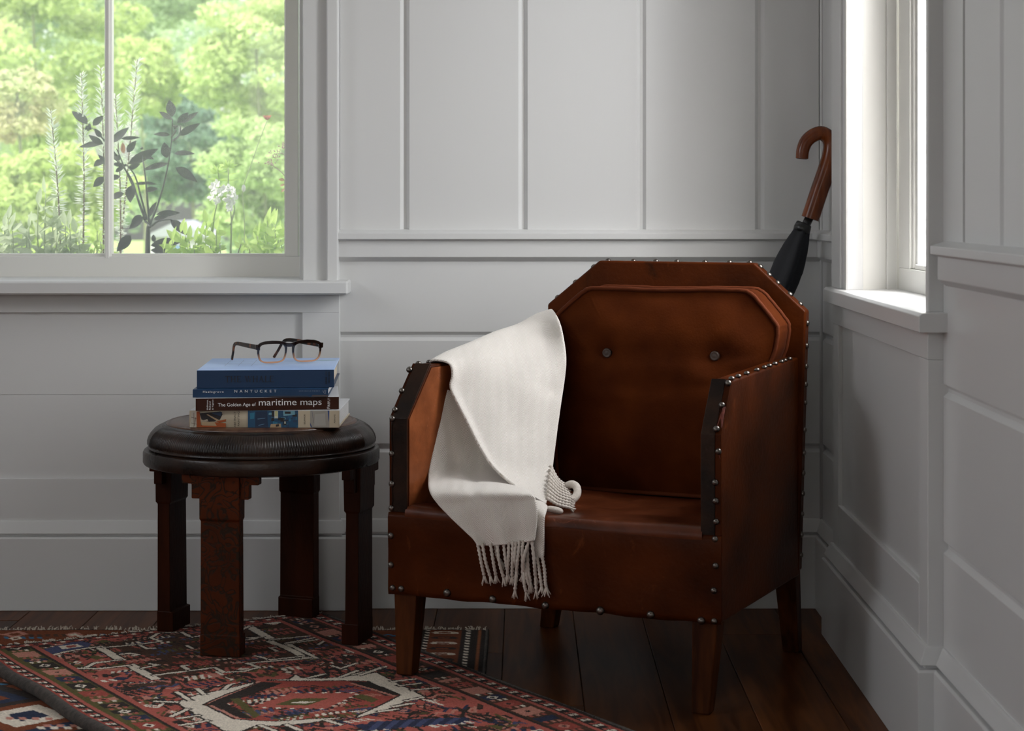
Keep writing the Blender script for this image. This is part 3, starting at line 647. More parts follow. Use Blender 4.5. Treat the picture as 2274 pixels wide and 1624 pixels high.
for z in (.735, .685, .64, .60, .56, .50, .45, .405, .36, .315, .27, .225):
    nail(B1.lerp(B1s, min(1, (z-.19)/.572))+UP*z+bn*TB*.5, sn)
for z in (.745, .70): nail(B0s+UP*z+bn*TB*.5, -sn)
cn2 = (bk(.79, .867)-bk(1, .764)).normalized().cross(bn); cn2 = cn2 if cn2.z > 0 else -cn2
for t in (.15, .5, .85): nail(bk(.79, .867).lerp(bk(1, .764), t)+bn*TB*.5, cn2)
# rolled seam where the leather wraps round the left arm
MB().tube([F0+offL*.17+fn*.003+UP*z+fd*(.0012*math.sin(z*70)) for z in np.linspace(.36, .545, 14)], .0015, 6).build('seam', M['leather_dark'], chair, smooth=True)

# ------------------------------------------------------------------ velvet cushion leaning on the chair back
def cu(a, z, dpt): return B1s+(B0s-B1s).normalized()*a+bn*dpt+UP*z
out = [(.090, .360), (.086, .372), (.082, .50), (.074, .625), (.048, .662), (.038, .70), (.036, .728), (.040, .740), (.088, .796), (.102, .806), (.118, .8085), (.20, .8085), (.30, .8045), (.40, .8065), (.455, .807), (.470, .805), (.484, .797), (.540, .750), (.550, .738), (.555, .722), (.556, .62), (.548, .48), (.544, .372), (.538, .360), (.42, .357), (.30, .355), (.18, .357)]
def chaikin(p, n):
    for _ in range(n):
        q = []
        for i in range(len(p)):
            a, b_ = p[i], p[(i+1) % len(p)]
            q += [tuple(a[k]*.75+b_[k]*.25 for k in range(len(a))), tuple(a[k]*.25+b_[k]*.75 for k in range(len(a)))]
        p = q
    return p
ol = chaikin(out, 3)
DF = .128                                               # front edge of the cushion, in front of the chair back's rear face
cush = thing('cushion', (cu(.31, .357, .08)).to_tuple(), 'rust velvet back cushion with two buttons, leaning in the leather armchair', 'cushion')
cen = (.31, .575)
but = []
for px, py in ((1350, 784), (1588, 791)):
    p = ray_plane(px, py, cu(0, 0, DF+.024), bn); v = p-B1s; but.append((v.dot((B0s-B1s).normalized()), v.z))
def bulge(a, z, r):
    qa, qz = min(1, abs(a-.31)/.285), min(1, abs(z-.58)/.240); d_ = DF+.036*(1-qa**3)*(1-qz**3)*(1-r**9)+.006*(1-r**3)
    for (ba, bz_) in but:
        q = math.hypot(a-ba, z-bz_); d_ -= .018*math.exp(-(q/.032)**2)+.006*math.exp(-((z-bz_)/.010)**2-((a-ba)/.075)**2)
    d_ += .0035*mnoise.noise(Vector((a*14, z*20, 1)))*(1-r**4)+.0025*mnoise.noise(Vector((a*5, z*34, 4)))*(1-r**4)
    d_ += .004*math.exp(-((z-.77)/.02)**2)*math.sin(a*46)*(1-r**6)
    return d_
rows = []; R_ = [1.0, .975, .94, .9, .85, .79, .72, .64, .56, .48, .4, .32, .24, .16, .08]
wv = [1+.004*mnoise.noise(Vector((k*.35, 0, 0))) for k in range(len(ol))]
back = [[cu(cen[0]+(a-cen[0])*s_*w_, max(.354, cen[1]+(z-cen[1])*s_*w_), d_) for (a, z), w_ in zip(ol, wv)] for s_, d_ in ((.5, .033), (.97, .034), (1.0, .042), (1.012, .07), (1.012, .10))]
front = [[cu(cen[0]+(a-cen[0])*r*w_, max(.354, cen[1]+(z-cen[1])*r*w_), bulge(cen[0]+(a-cen[0])*r, cen[1]+(z-cen[1])*r, r)) for (a, z), w_ in zip(ol, wv)] for r in R_]
mb = MB().grid(back+front, True); n = len(ol); m_ = len(back)+len(front)
mb.f.append(tuple((m_-1)*n+k for k in range(n))); mb.f.append(tuple(range(n))[::-1]); mb.mi += [0, 0]
mb.build('cushion_cover', M['velvet'], cush, smooth=True)
for nm, dp in (('piping', DF), ('rear_piping', .04)):
    P = [cu(cen[0]+(a-cen[0])*1.008*w_, max(.358, cen[1]+(z-cen[1])*1.008*w_), dp+.002+.0012*mnoise.noise(Vector((k*.5, 3, 0)))) for k, ((a, z), w_) in enumerate(zip(ol, wv))]
    MB().tube(P+[P[0], P[1]], .0046, 8).build(nm, M['velvet_pipe'], cush, smooth=True)
for (ba, bz_) in but:
    rot = bn.to_track_quat('Z', 'Y'); c0 = cu(ba, bz_, DF+.019)
    mb = MB()
    pr_ = [(.0105, -.004), (.0112, .0), (.0105, .0035), (.0085, .0052), (.0075, .0046), (.004, .0052), (.0002, .0054)]
    mb.lathe(pr_, (0, 0, 0), 20); mb.v = [tuple(c0+rot @ Vector(v)) for v in mb.v]
    mb.build('button', M['button'], cush, smooth=True)

# ------------------------------------------------------------------ herringbone throw over the left arm
throw = thing('throw_blanket', W(1100, 900, 3.88).to_tuple(), 'cream herringbone throw with twisted fringe draped over the armchair arm', 'blanket')
def cloth(name, rows, nu, nv, wrinkle=None, solid=.006, uvrot=0.0, uvs=1.0, label=None):
    """rows of (pixel x, pixel y, depth) control points; every row has the same count"""
    R = [crom(r, nu) for r in rows]
    cols = [crom([R[i][j] for i in range(len(R))], nv) for j in range(nu)]
    mb = MB(); g = []; uv = []
    for i in range(nv):
        row = []
        for j in range(nu):
            px, py, Y = cols[j][i]
            if wrinkle: Y += wrinkle(j/(nu-1), i/(nv-1), px, py)
            row.append(W(px, py, Y))
        g.append(row)
    ca, sa = math.cos(uvrot), math.sin(uvrot)
    allp = np.array([tuple(p) for r_ in g for p in r_]); nrm = Vector(np.linalg.svd(allp-allp.mean(0))[2][2])   # the cloth's own mean plane
    e1 = nrm.cross(UP).normalized(); e1 = e1 if e1.x > 0 else -e1; e2 = e1.cross(nrm).normalized()
    for i in range(nv):
        for j in range(nu):
            p = g[i][j]; q = (p.dot(e1), p.dot(e2))
            uv.append((q[0]*ca-q[1]*sa, q[0]*sa+q[1]*ca))
    mb.grid(g); mb.uv = uv
    return mb.build(name, M['throw'], throw, smooth=True, solid=solid, subd=1, label=label)
rA = [ # upper fold: from the outside of the arm over its top, then sweeping down to the seat
 [(950, 860, 3.905), (985, 862, 3.95), (1040, 850, 4.01), (1090, 835, 4.07), (1140, 820, 4.13), (1190, 790, 4.20), (1222, 770, 4.24)],
 [(953, 815, 3.888), (988, 800, 3.925), (1045, 776, 3.985), (1097, 754, 4.045), (1147, 738, 4.105), (1192, 712, 4.17), (1224, 698, 4.215)],
 [(957, 802, 3.872), (992, 783, 3.905), (1048, 761, 3.96), (1100, 739, 4.02), (1150, 722, 4.08), (1193, 700, 4.115), (1229, 690, 4.115)],
 [(985, 803, 3.862), (1012, 794, 3.89), (1060, 778, 3.93), (1110, 760, 3.98), (1158, 744, 4.03), (1203, 725, 4.055), (1243, 714, 4.030)],
 [(1000, 812, 3.855), (1026, 812, 3.876), (1072, 802, 3.905), (1120, 790, 3.945), (1165, 778, 3.98), (1212, 765, 4.005), (1253, 755, 3.998)],
 [(1003, 835, 3.852), (1032, 838, 3.866), (1080, 832, 3.890), (1128, 824, 3.92), (1172, 816, 3.945), (1218, 808, 3.965), (1258, 800, 3.970)],
 [(998, 858, 3.846), (1036, 866, 3.856), (1085, 864, 3.876), (1133, 860, 3.90), (1176, 855, 3.922), (1217, 850, 3.945), (1254, 846, 3.958)],
 [(1010, 887, 3.838), (1047, 900, 3.846), (1093, 903, 3.863), (1138, 903, 3.885), (1178, 901, 3.904), (1214, 900, 3.922), (1246, 899, 3.93)],
 [(1035, 935, 3.826), (1068, 947, 3.836), (1108, 953, 3.85), (1146, 956, 3.866), (1180, 957, 3.88), (1211, 957, 3.894), (1238, 957, 3.90)],
 [(1060, 985, 3.812), (1089, 996, 3.82), (1123, 1003, 3.83), (1154, 1007, 3.842), (1183, 1009, 3.854), (1209, 1010, 3.864), (1231, 1010, 3.87)],
 [(1088, 1030, 3.795), (1111, 1039, 3.80), (1139, 1046, 3.81), (1164, 1050, 3.818), (1187, 1053, 3.826), (1208, 1055, 3.832), (1225, 1056, 3.838)],
 [(1125, 1066, 3.772), (1140, 1072, 3.775), (1160, 1079, 3.78), (1178, 1084, 3.786), (1194, 1088, 3.79), (1208, 1091, 3.795), (1219, 1092, 3.80)],
 [(1168, 1096, 3.745), (1177, 1099, 3.748), (1187, 1103, 3.75), (1196, 1106, 3.752), (1203, 1108, 3.755), (1209, 1110, 3.757), (1214, 1111, 3.76)],
 [(1206, 1117, 3.725), (1208, 1118, 3.725), (1209, 1118, 3.726), (1210, 1119, 3.727), (1211, 1119, 3.727), (1212, 1120, 3.728), (1213, 1120, 3.728)],
]
def wrA(u, v, px, py):
    e = .010*math.exp(-(u/.06)**2)                      # rolled edge stands towards the room
    return -e+.006*math.sin(px*.021+py*.013)*math.sin(v*3.1)+.006*mnoise.noise(Vector((px*.012, py*.012, 0)))+.006*math.exp(-((px-1222)/22)**2-((py-868)/14)**2)
cloth('upper_fold', rA, 40, 66, wrA, uvrot=-.30)
rB = [ # lower fold: inside the arm, over the seat and down its front
 [(990, 862, 3.868), (1018, 880, 3.868), (1045, 900, 3.866), (1072, 930, 3.864), (1100, 960, 3.862)],
 [(984, 905, 3.858), (1016, 925, 3.86), (1048, 945, 3.86), (1084, 975, 3.858), (1120, 1005, 3.856)],
 [(971, 955, 3.846), (1012, 972, 3.852), (1054, 990, 3.854), (1096, 1015, 3.85), (1136, 1038, 3.844)],
 [(956, 1022, 3.826), (1006, 1030, 3.836), (1058, 1038, 3.838), (1108, 1050, 3.832), (1152, 1064, 3.82)],
 [(950, 1066, 3.805), (1004, 1066, 3.80), (1062, 1068, 3.79), (1118, 1074, 3.775), (1166, 1084, 3.765)],
 [(955, 1096, 3.785), (1008, 1094, 3.755), (1068, 1093, 3.735), (1128, 1094, 3.715), (1181, 1098, 3.70)],
 [(975, 1124, 3.755), (1022, 1120, 3.722), (1078, 1116, 3.700), (1138, 1114, 3.675), (1191, 1112, 3.655)],
 [(1000, 1150, 3.735), (1042, 1148, 3.702), (1092, 1146, 3.680), (1146, 1144, 3.655), (1194, 1142, 3.632)],
 [(1030, 1179, 3.718), (1066, 1177, 3.692), (1108, 1175, 3.672), (1153, 1173, 3.650), (1192, 1170, 3.632)],
 [(1050, 1198, 3.708), (1082, 1197, 3.688), (1118, 1195, 3.670), (1157, 1192, 3.650), (1190, 1188, 3.634)],
 [(1060, 1213, 3.702), (1090, 1212, 3.684), (1122, 1210, 3.668), (1158, 1206, 3.650), (1188, 1201, 3.634)],
]
def fy(px):                                             # depth of the chair's front seen at pixel column px
    k = (px-CX)/F; s_ = (k*F0.y-F0.x)/((F1.x-F0.x)-k*(F1.y-F0.y)); return F0.y+s_*(F1.y-F0.y)
for k_, dd in ((5, .010), (6, .019), (7, .023), (8, .024), (9, .024), (10, .024)):
    rB[k_] = [(x, y, min(Y, fy(x)-dd) if k_ > 5 else min(Y, fy(x)-dd)) for x, y, Y in rB[k_]]
def wrB(u, v, px, py):
    k = max(0, v-.55)/.45
    return -.008*k*math.cos(u*13.0+.4)+.010*math.exp(-((px-1002)/20)**2-((py-1030)/26)**2)+.010*math.exp(-((px-1055)/13)**2-((py-1075)/30)**2)*1.0+.004*mnoise.noise(Vector((px*.02, py*.02, 5)))
cloth('lower_fold', rB, 34, 56, wrB, uvrot=-.25)
rC = [
 [(1184, 1112, 3.700), (1196, 1113, 3.702), (1210, 1120, 3.705), (1216, 1128, 3.705)],
 [(1183, 1120, 3.675), (1194, 1121, 3.672), (1207, 1127, 3.668), (1214, 1134, 3.666)],
 [(1184, 1134, 3.652), (1194, 1136, 3.645), (1204, 1140, 3.640), (1211, 1146, 3.636)],
 [(1185, 1160, 3.647), (1193, 1160, 3.640), (1202, 1160, 3.634), (1209, 1160, 3.632)],
 [(1186, 1200, 3.647), (1194, 1200, 3.640), (1202, 1199, 3.634), (1209, 1198, 3.632)],
 [(1188, 1239, 3.648), (1195, 1240, 3.642), (1202, 1239, 3.636), (1209, 1236, 3.634)],
]
cloth('tail', rC, 10, 22, None, uvrot=.1, solid=.005)
# rolled hem lying on the seat's edge and the turned-up corner
MB().tube([W(*p) for p in crom([(1204, 1131, 3.690), (1222, 1131, 3.688), (1238, 1134, 3.690), (1249, 1137, 3.695)], 12)], [.0045, .0055, .006, .0065, .0068, .007, .007, .007, .0068, .0065, .0055, .003], 10).build('rolled_hem', M['cord'], throw, smooth=True)
MB().tube([W(*p) for p in crom([(1254, 1083, 3.84), (1264, 1077, 3.835), (1275, 1077, 3.825), (1282, 1086, 3.815), (1281, 1099, 3.805), (1272, 1110, 3.795), (1262, 1115, 3.785)], 18)], [.004]+[.0085]*14+[.007, .005, .003], 10).build('turned_corner', M['cord'], throw, smooth=True)
def cord(pts, r=.0032, tassel=.018, flare=.007, seed=0):
    n = max(16, int(len(pts)*9)); P = [W(*p) for p in crom(pts, n)]
    mb = MB().tube(P, [r*1.15]+[r]*(n-2)+[r*.9], 8, twist=.95)
    if tassel:
        d0 = (P[-1]-P[-3]).normalized(); d0 = (d0+Vector((0, 0, -.5))).normalized(); rr = random.Random(seed)
        a = d0.cross(Vector((0, 1, 0))).normalized(); b_ = a.cross(d0)
        for k in range(9):
            w_ = 2*math.pi*k/9+rr.random(); f_ = flare*(.5+.7*rr.random()); L_ = tassel*(.8+.35*rr.random())
            e = P[-1]+d0*L_+a*math.cos(w_)*f_+b_*math.sin(w_)*f_*.6
            mb.tube([P[-1]-d0*.004, P[-1]+d0*L_*.45+(e-P[-1]-d0*L_)*.35, e], [.0019, .0017, .0009], 5)
    return mb.build('fringe_cord', M['cord'], throw, smooth=True)
hang = [((1061, 1211), (1068, 1245), (1075, 1278)), ((1071, 1210), (1078, 1245), (1088, 1279)), ((1089, 1210), (1095, 1245), (1101, 1277)), ((1104, 1210), (1109, 1248), (1118, 1282)),
        ((1118, 1209), (1123, 1245), (1128, 1272)), ((1130, 1207), (1129, 1240), (1127, 1276)), ((1139, 1206), (1138, 1245), (1137, 1280)), ((1154, 1204), (1150, 1240), (1147, 1272)),
        ((1162, 1203), (1160, 1225), (1161, 1275)), ((1176, 1201), (1163, 1240), (1164, 1270)), ((1181, 1204), (1186, 1245), (1189, 1279)), ((1171, 1215), (1173, 1260), (1178, 1292)),
        ((1150, 1215), (1147, 1275), (1144, 1310)), ((1164, 1225), (1164, 1290), (1168, 1314)), ((1168, 1230), (1170, 1280), (1175, 1299)), ((1185, 1225), (1189, 1270), (1191, 1309)), ((1100, 1212), (1104, 1235), (1112, 1246)), ((1146, 1206), (1143, 1240), (1146, 1262))]
for k, (a, b_, c_) in enumerate(hang):
    Y = fy(a[0])-.025; dz = .012*(k >= 11 and k < 17)
    cord([(a[0], a[1]-3, Y+dz), (b_[0], b_[1], min(Y-.004, fy(b_[0])-.018)+dz), (c_[0], c_[1], fy(c_[0])-.016+dz*.4)], seed=k)
cord([(1193, 1238, 3.640), (1198, 1270, 3.634), (1203, 1302, 3.634)], seed=31, flare=.011); cord([(1204, 1236, 3.634), (1209, 1265, 3.630), (1211, 1292, 3.629), (1213, 1304, 3.629)], seed=32, flare=.012)
for k in range(10):                                     # the second fringe, spilled over the seat
    t = k/9
    a = (1222-8*t, 1034+72*t, 3.855-.10*t); c_ = (1256+14*min(1, t*1.6)-4*t, 1078+50*t, 3.845-.105*t)
    b_ = ((a[0]+c_[0])/2-2, (a[1]+c_[1])/2+6-2*t, (a[2]+c_[2])/2-.006)
    cord([a, b_, c_], r=.0034, tassel=.010 if k > 2 else .006, flare=.005, seed=50+k)

# ------------------------------------------------------------------ umbrella leaning in the corner
um_b = Vector((.300, 4.345, 0.0))
um = thing('umbrella', um_b.to_tuple(), 'folded black umbrella with hooked wooden handle, leaning in corner behind the armchair', 'umbrella')
YU = 4.31
hp = [(1781, 352), (1783, 333), (1791, 314), (1806, 301), (1824, 296), (1840, 306), (1846, 325), (1843, 352), (1833, 385), (1819, 425), (1806, 465), (1799, 486)]
P = [W(x, y, YU) for x, y in crom(hp, 60)]
MB().tube([P[0]-(P[1]-P[0])*.5]+P, [.011]+[.0150+.0035*min(1, i/30)+(.003 if i > 30 else 0)*min(1, (i-30)/10) for i in range(60)], 18).build('handle', M['red_wood'], um, smooth=True, bevel=.002)
a = W(1799, 480, YU); b_ = W(1782, 516, YU)
MB().tube([a, b_], .0105, 14).build('shaft', M['black_metal'], um, smooth=True)
ax = (um_b-a).normalized()
c1 = W(1785.5, 497, YU); c2 = W(1780, 514, YU)
MB().tube([c1-ax*.002, c1, c1+ax*.010, c2, c2+ax*.002], [.016, .0185, .0205, .0205, .017], 18).build('runner', M['black_metal'], um, smooth=True)
rows = []; base = c2-ax*.004; tot = (um_b-base).length*.93
s1 = ax.cross(Vector((0, 1, 0))).normalized(); s2 = ax.cross(s1)
for i in range(40):
    t = i/39; r = .0170+.0190*math.sin(min(1, t*8)*math.pi/2)*(1-t*.6)
    r = max(r, .008)
    c_ = base.lerp(base+ax*tot, t); row = []
    for k in range(36):
        w_ = 2*math.pi*k/36+t*2.2; q = r*(1+.16*math.sin(w_*5+t*7)+.05*mnoise.noise(Vector((k*.5, t*14, 0))))
        row.append(c_+s1*math.cos(w_)*q+s2*math.sin(w_)*q)
    rows.append(row)
MB().grid(rows, True).build('folded_canopy', M['black_cloth'], um, smooth=True)
MB().tube([base+ax*tot*.97, um_b-ax*.0], [.006, .004], 10).build('ferrule', M['steel'], um, smooth=True)

# ------------------------------------------------------------------ stool
SCN = Vector((-.596, 4.125, 0)); SY = .90; RUGZ = .0125
stool = thing('stool', (SCN.x, SCN.y, RUGZ), 'round dark lacquered stool on four slab legs, under the books', 'stool')
MB().lathe([(.20, .404), (.252, .404), (.266, .408), (.2685, .413), (.2685, .434), (.266, .4395), (.259, .4415), (.20, .4415)], SCN, 96, 1, SY).build('rim', M['lacquer'], stool, smooth=True, bevel=.001, seg=1)
NF = 1080; prof = [(.253, .4415), (.2575, .444), (.2575, .4465), (.2555, .4475), (.2588, .4525), (.2590, .460), (.2565, .469), (.2515, .4775), (.2445, .4850), (.2360, .4912), (.2285, .4950), (.2270, .4942), (.2250, .4968), (.2215, .4985), (.2180, .4978), (.205, .4978)]
rows = []
for k, (r, z) in enumerate(prof):
    row = []
    for j in range(NF):
        a = 2*math.pi*j/NF; fl = 0
        if 4 <= k <= 9:
            m_ = math.sin(a*14.5/ (2*math.pi)*2*math.pi/6.0)  # carved fields alternate with plain ones
            fl = .0011*math.cos(a*270)*(1 if k in (5, 6, 7, 8) else .6)*(1 if -2.75 < (a if a < math.pi else a-2*math.pi) < -.35 or 0 < a < math.pi else .15)
        rr = r+fl+.0006*mnoise.noise(Vector((math.cos(a)*9, math.sin(a)*9, z*60)))
        row.append((SCN.x+math.cos(a)*rr, SCN.y+math.sin(a)*rr*SY, z))
    rows.append(row)
MB().grid(rows, True).build('fluted_band', M['lacquer'], stool, smooth=True)
MB().lathe([(.217, .490), (.217, .4985), (.2145, .5010), (.2105, .5032), (.2075, .5028), (.2055, .5018), (.2040, .5025), (.10, .5025), (.0005, .5025)], SCN, 96, 1, SY).build('top_disc', M['stool_top'], stool, smooth=True)
feet = [ground(490, 1457, RUGZ), ground(374, 1393, RUGZ), ground(669, 1364, RUGZ), ground(806, 1424, RUGZ)]
for k, p in enumerate(feet):
    c_ = Vector((p.x, p.y, 0)); rd = (c_-SCN); rd.z = 0; rd = rd.normalized()
    if k == 0: rd = Vector((-.16, -.987, 0)).normalized()
    tg = Vector((-rd.y, rd.x, 0)); z0 = RUGZ
    mat = M['arab'] if k == 0 else M['stool_wood']
    def slab(mb, w, r0, r1, za, zb_):
        mb.hull8([c_+tg*(-w)+rd*r0+UP*za, c_+tg*w+rd*r0+UP*za, c_+tg*w+rd*r1+UP*za, c_+tg*(-w)+rd*r1+UP*za],
                 [c_+tg*(-w)+rd*r0+UP*zb_, c_+tg*w+rd*r0+UP*zb_, c_+tg*w+rd*r1+UP*zb_, c_+tg*(-w)+rd*r1+UP*zb_])
    mb = MB(); w = .0435
    # one slab whose profile steps: foot, shaft, thicker head
    pro = [(z0, .0005, -.034), (z0+.045, .0005, -.034), (z0+.047, 0, -.026), (.306, 0, -.024), (.311, .0042, -.028), (.408, .0055, -.030)]
    rows = []
    for (z, ro, ri) in pro:
        ww = w+(.0018 if z > .308 else 0)+(.0008 if z < z0+.046 else 0)+(.002*(.4-z) if True else 0)
        rows.append([c_+tg*(-ww)+rd*ri+UP*z, c_+tg*ww+rd*ri+UP*z, c_+tg*ww+rd*(ro+.006)+UP*z, c_+tg*(-ww)+rd*(ro+.006)+UP*z])
    mb.grid(rows, True); n = len(pro)*4
    mb.f += [(3, 2, 1, 0), (n-4, n-3, n-2, n-1)]; mb.mi += [0, 0]
    lg = mb.build('leg', mat, stool, bevel=.0018, seg=2)
    for s_ in (-1, 1):
        st_ = [(w-.004, .409), (w+.044, .409), (w+.044, .388), (w+.0425, .3865), (w+.0225, .3865), (w+.0215, .385), (w+.0215, .356), (w+.020, .3545), (w-.004, .3545)]
        MB().prism([c_+tg*(s_*u)+rd*(-.016)+UP*z for u, z in st_], rd*.020).build('bracket', mat, lg, bevel=.0012, seg=2)

# ------------------------------------------------------------------ books
def text_pts(body):
    cu_ = bpy.data.curves.new('t', 'FONT'); cu_.body = body; cu_.resolution_u = 4
    o = bpy.data.objects.new('t', cu_); COL.objects.link(o); bpy.context.view_layer.update()
    ev = o.evaluated_get(bpy.context.evaluated_depsgraph_get()); me = ev.to_mesh()
    v = [tuple(x.co) for x in me.vertices]; f = [tuple(p.vertices) for p in me.polygons]; ev.to_mesh_clear()
    bpy.data.objects.remove(o); bpy.data.curves.remove(cu_); return v, f
SER = {  # capitals with slab serifs: strokes as quads in a unit box
 'T': (.86, [(0,.93,.86,.93,.86,1,0,1),(0,.80,.05,.80,.04,1,0,1),(.81,.80,.86,.80,.86,1,.82,1),(.37,0,.49,0,.49,1,.37,1),(.27,0,.59,0,.59,.045,.27,.045)]),
 'H': (.98, [(.12,0,.24,0,.24,1,.12,1),(.74,0,.86,0,.86,1,.74,1),(.2,.48,.8,.48,.8,.54,.2,.54)]+[(x,y,x+.30,y,x+.30,y+.045,x,y+.045) for x in (.03,.65) for y in (0,.955)]),
 'E': (.80, [(.12,0,.24,0,.24,1,.12,1),(.03,.0,.76,0,.76,.06,.03,.06),(.03,.94,.72,.94,.72,1,.03,1),(.2,.48,.58,.48,.58,.54,.2,.54),(.72,0,.77,0,.79,.2,.75,.2),(.68,1,.72,1,.73,.82,.69,.82),(.55,.40,.58,.40,.58,.62,.55,.62)]),
 'W': (1.30, [(.06,1,.18,1,.46,0,.38,0),(.38,0,.43,0,.70,1,.65,1),(.58,1,.70,1,.96,0,.89,0),(.89,0,.94,0,1.24,1,1.19,1),(0,.955,.30,.955,.30,1,0,1),(.50,.955,.82,.955,.82,1,.50,1),(1.08,.955,1.30,.955,1.30,1,1.08,1)]),
 'A': (.98, [(.08,0,.13,0,.50,1,.44,1),(.40,1,.52,1,.90,0,.77,0),(.24,.34,.72,.34,.70,.39,.26,.39),(0,0,.25,0,.25,.045,0,.045),(.66,0,.99,0,.99,.045,.66,.045)]),
 'L': (.76, [(.12,0,.24,0,.24,1,.12,1),(.03,0,.72,0,.72,.06,.03,.06),(.03,.955,.34,.955,.34,1,.03,1),(.68,0,.73,0,.75,.22,.71,.22)])}
def serif_pts(body):
    v = []; f = []; x = 0
    for ch in body:
        if ch == ' ': x += .55; continue
        w, qs = SER[ch]
        for q in qs:
            n = len(v); v += [(x+q[i], q[i+1], 0) for i in (0, 2, 4, 6)]; f.append((n, n+1, n+2, n+3))
        x += w+.10
    return v, f
def spaced(body, gap):            # letters set apart
    v = []; f = []; x = 0
    for ch in body:
        if ch == ' ': x += .5; continue
        a, b_ = text_pts(ch); x0 = min(p[0] for p in a); x1 = max(p[0] for p in a); n = len(v)
        v += [(p[0]-x0+x, p[1], 0) for p in a]; f += [tuple(i+n for i in q) for q in b_]; x += (x1-x0)+gap
    return v, f
def put(vf, parent, p0, ex, ey, w, h, mat, nrm, lift=.0004, name='lettering'):
    v, f = vf; xs = [p[0] for p in v]; ys = [p[1] for p in v]; sx = w/(max(xs)-min(xs)); sy = h/(max(ys)-min(ys))
    mb = MB()._add([Vector(p0)+ex*((p[0]-min(xs))*sx)+ey*((p[1]-min(ys))*sy)+nrm*lift for p in v], f)
    return mb.build(name, mat, parent)
def art(polys, parent, p0, ex, ey, nrm, name='printed_art', lift=.0003):
    """flat print: polygons in (x, y) metres on the surface, each with its own colour"""
    mb = MB(); cols = []
    for k, (pts, c) in enumerate(polys):
        mb._add([Vector(p0)+ex*x+ey*y+nrm*(lift+k*.000012) for x, y in pts], [tuple(range(len(pts)))]); cols.append(c)
    o = mb.build(name, M['print'], parent); me = o.data
    ca = me.color_attributes.new('Col', 'FLOAT_COLOR', 'CORNER'); k = 0
    for p, c in zip(me.polygons, cols):
        for li in p.loop_indices: ca.data[li].color = col4(c)
    return o
def book(name, label, p0, ang, w, d_, h, cover, pages, top_mat=None, t=.003, round_=0.0, over=.003):
    ex = Vector((math.cos(ang), math.sin(ang), 0)); ey = Vector((-ex.y, ex.x, 0)); p0 = Vector(p0)
    r = thing(name, tuple(p0+ex*w/2+ey*d_/2), label, 'book', 'books stacked on the stool')
    def P(x, y, z): return p0+ex*x+ey*y+UP*z
    def slab(x0, x1, y0, y1, z0, z1): return MB().hull8([P(x0,y0,z0),P(x1,y0,z0),P(x1,y1,z0),P(x0,y1,z0)], [P(x0,y0,z1),P(x1,y0,z1),P(x1,y1,z1),P(x0,y1,z1)])
    slab(0, w, .0, d_, 0, t).build('back_cover', cover, r, bevel=.0008)
    slab(0, w, .0, d_-.002, h-t, h).build('front_cover', top_mat or cover, r, bevel=.0008)
    rows = []
    for x in (0, w):
        row = []
        for k in range(9):
            a = k/8; row.append(P(x, -.0005-round_*math.sin(math.pi*a), .0004+(h-.0008)*a))
        for k in range(9):
            a = 1-k/8; row.append(P(x, t*.8-round_*math.sin(math.pi*a), .0004+(h-.0008)*a))
        rows.append(row)
    mb = MB().grid(rows, True); mb.f += [tuple(range(18))[::-1], tuple(range(18, 36))]; mb.mi += [0, 0]
    mb.build('spine', cover, r)
    slab(over, w-over, t, d_-over*1.5, t, h-t).build('page_block', pages, r)
    return r, P, ex, ey
def wx(px, Y): return (px-CX)*Y/F
ZT = .5027
# the painting book, lowest
pA = Vector((wx(421, 3.98), 3.98, ZT))
bA, P, ex, ey = book('art_book', 'thick ivory art book with painted spine, lowest in the stack on the stool', pA, 0.0, .331, .245, .038, M['abs_cover'], M['pages_w'], top_mat=M['white_card'], round_=.0025)
S = 3.98/F; nf = -ey
def sp(px, py): return ((px-421)*S, (950-py)*S)
def poly(*q): return [sp(*p) for p in q]
ivory = (.56, .48, .35); ink = (.025, .022, .024); navy = (.03, .055, .11); teal = (.03, .17, .27); sky_ = (.16, .34, .42); org = (.34, .075, .018); tan = (.42, .30, .18); pale = (.55, .57, .50)
R9 = random.Random(11)
polys = [(poly((422,949),(439,949),(439,914),(426,914)), (.52,.48,.40)), (poly((437,949),(447,949),(444,914),(437,914)), org), (poly((447,949),(502,949),(502,940),(478,938),(447,944)), org),
         (poly((444,918),(490,914),(495,920),(489,932),(470,938),(448,932)), ink), (poly((470,917),(494,915),(491,924),(474,920)), navy), (poly((459,921),(462,920),(491,935),(487,938)), tan),
         (poly((447,938),(476,936),(482,946),(450,945)), tan), (poly((480,936),(503,931),(502,936),(488,939)), org), (poly((450,934),(461,931),(463,935)), (.5,.42,.32)),
         (poly((551,949.6),(662.5,949.6),(662.5,911.6),(551,912)), (.02,.075,.15)), (poly((567,949),(596,949),(594,913),(568,914)), (.018,.035,.075)),
         (poly((555,918),(566,916),(565,930),(556,931)), teal)]
for _ in range(36):
    x = 594+R9.random()*64; y = 914+R9.random()*30; w = 3+R9.random()*10; h = 2+R9.random()*8
    polys.append((poly((x,y+h),(min(662,x+w),y+h*.95),(min(662,x+w*.95),y),(x+.5,y)), R9.choice([teal, teal, (.025,.10,.20), navy, ink, sky_, (.03,.13,.22)])))
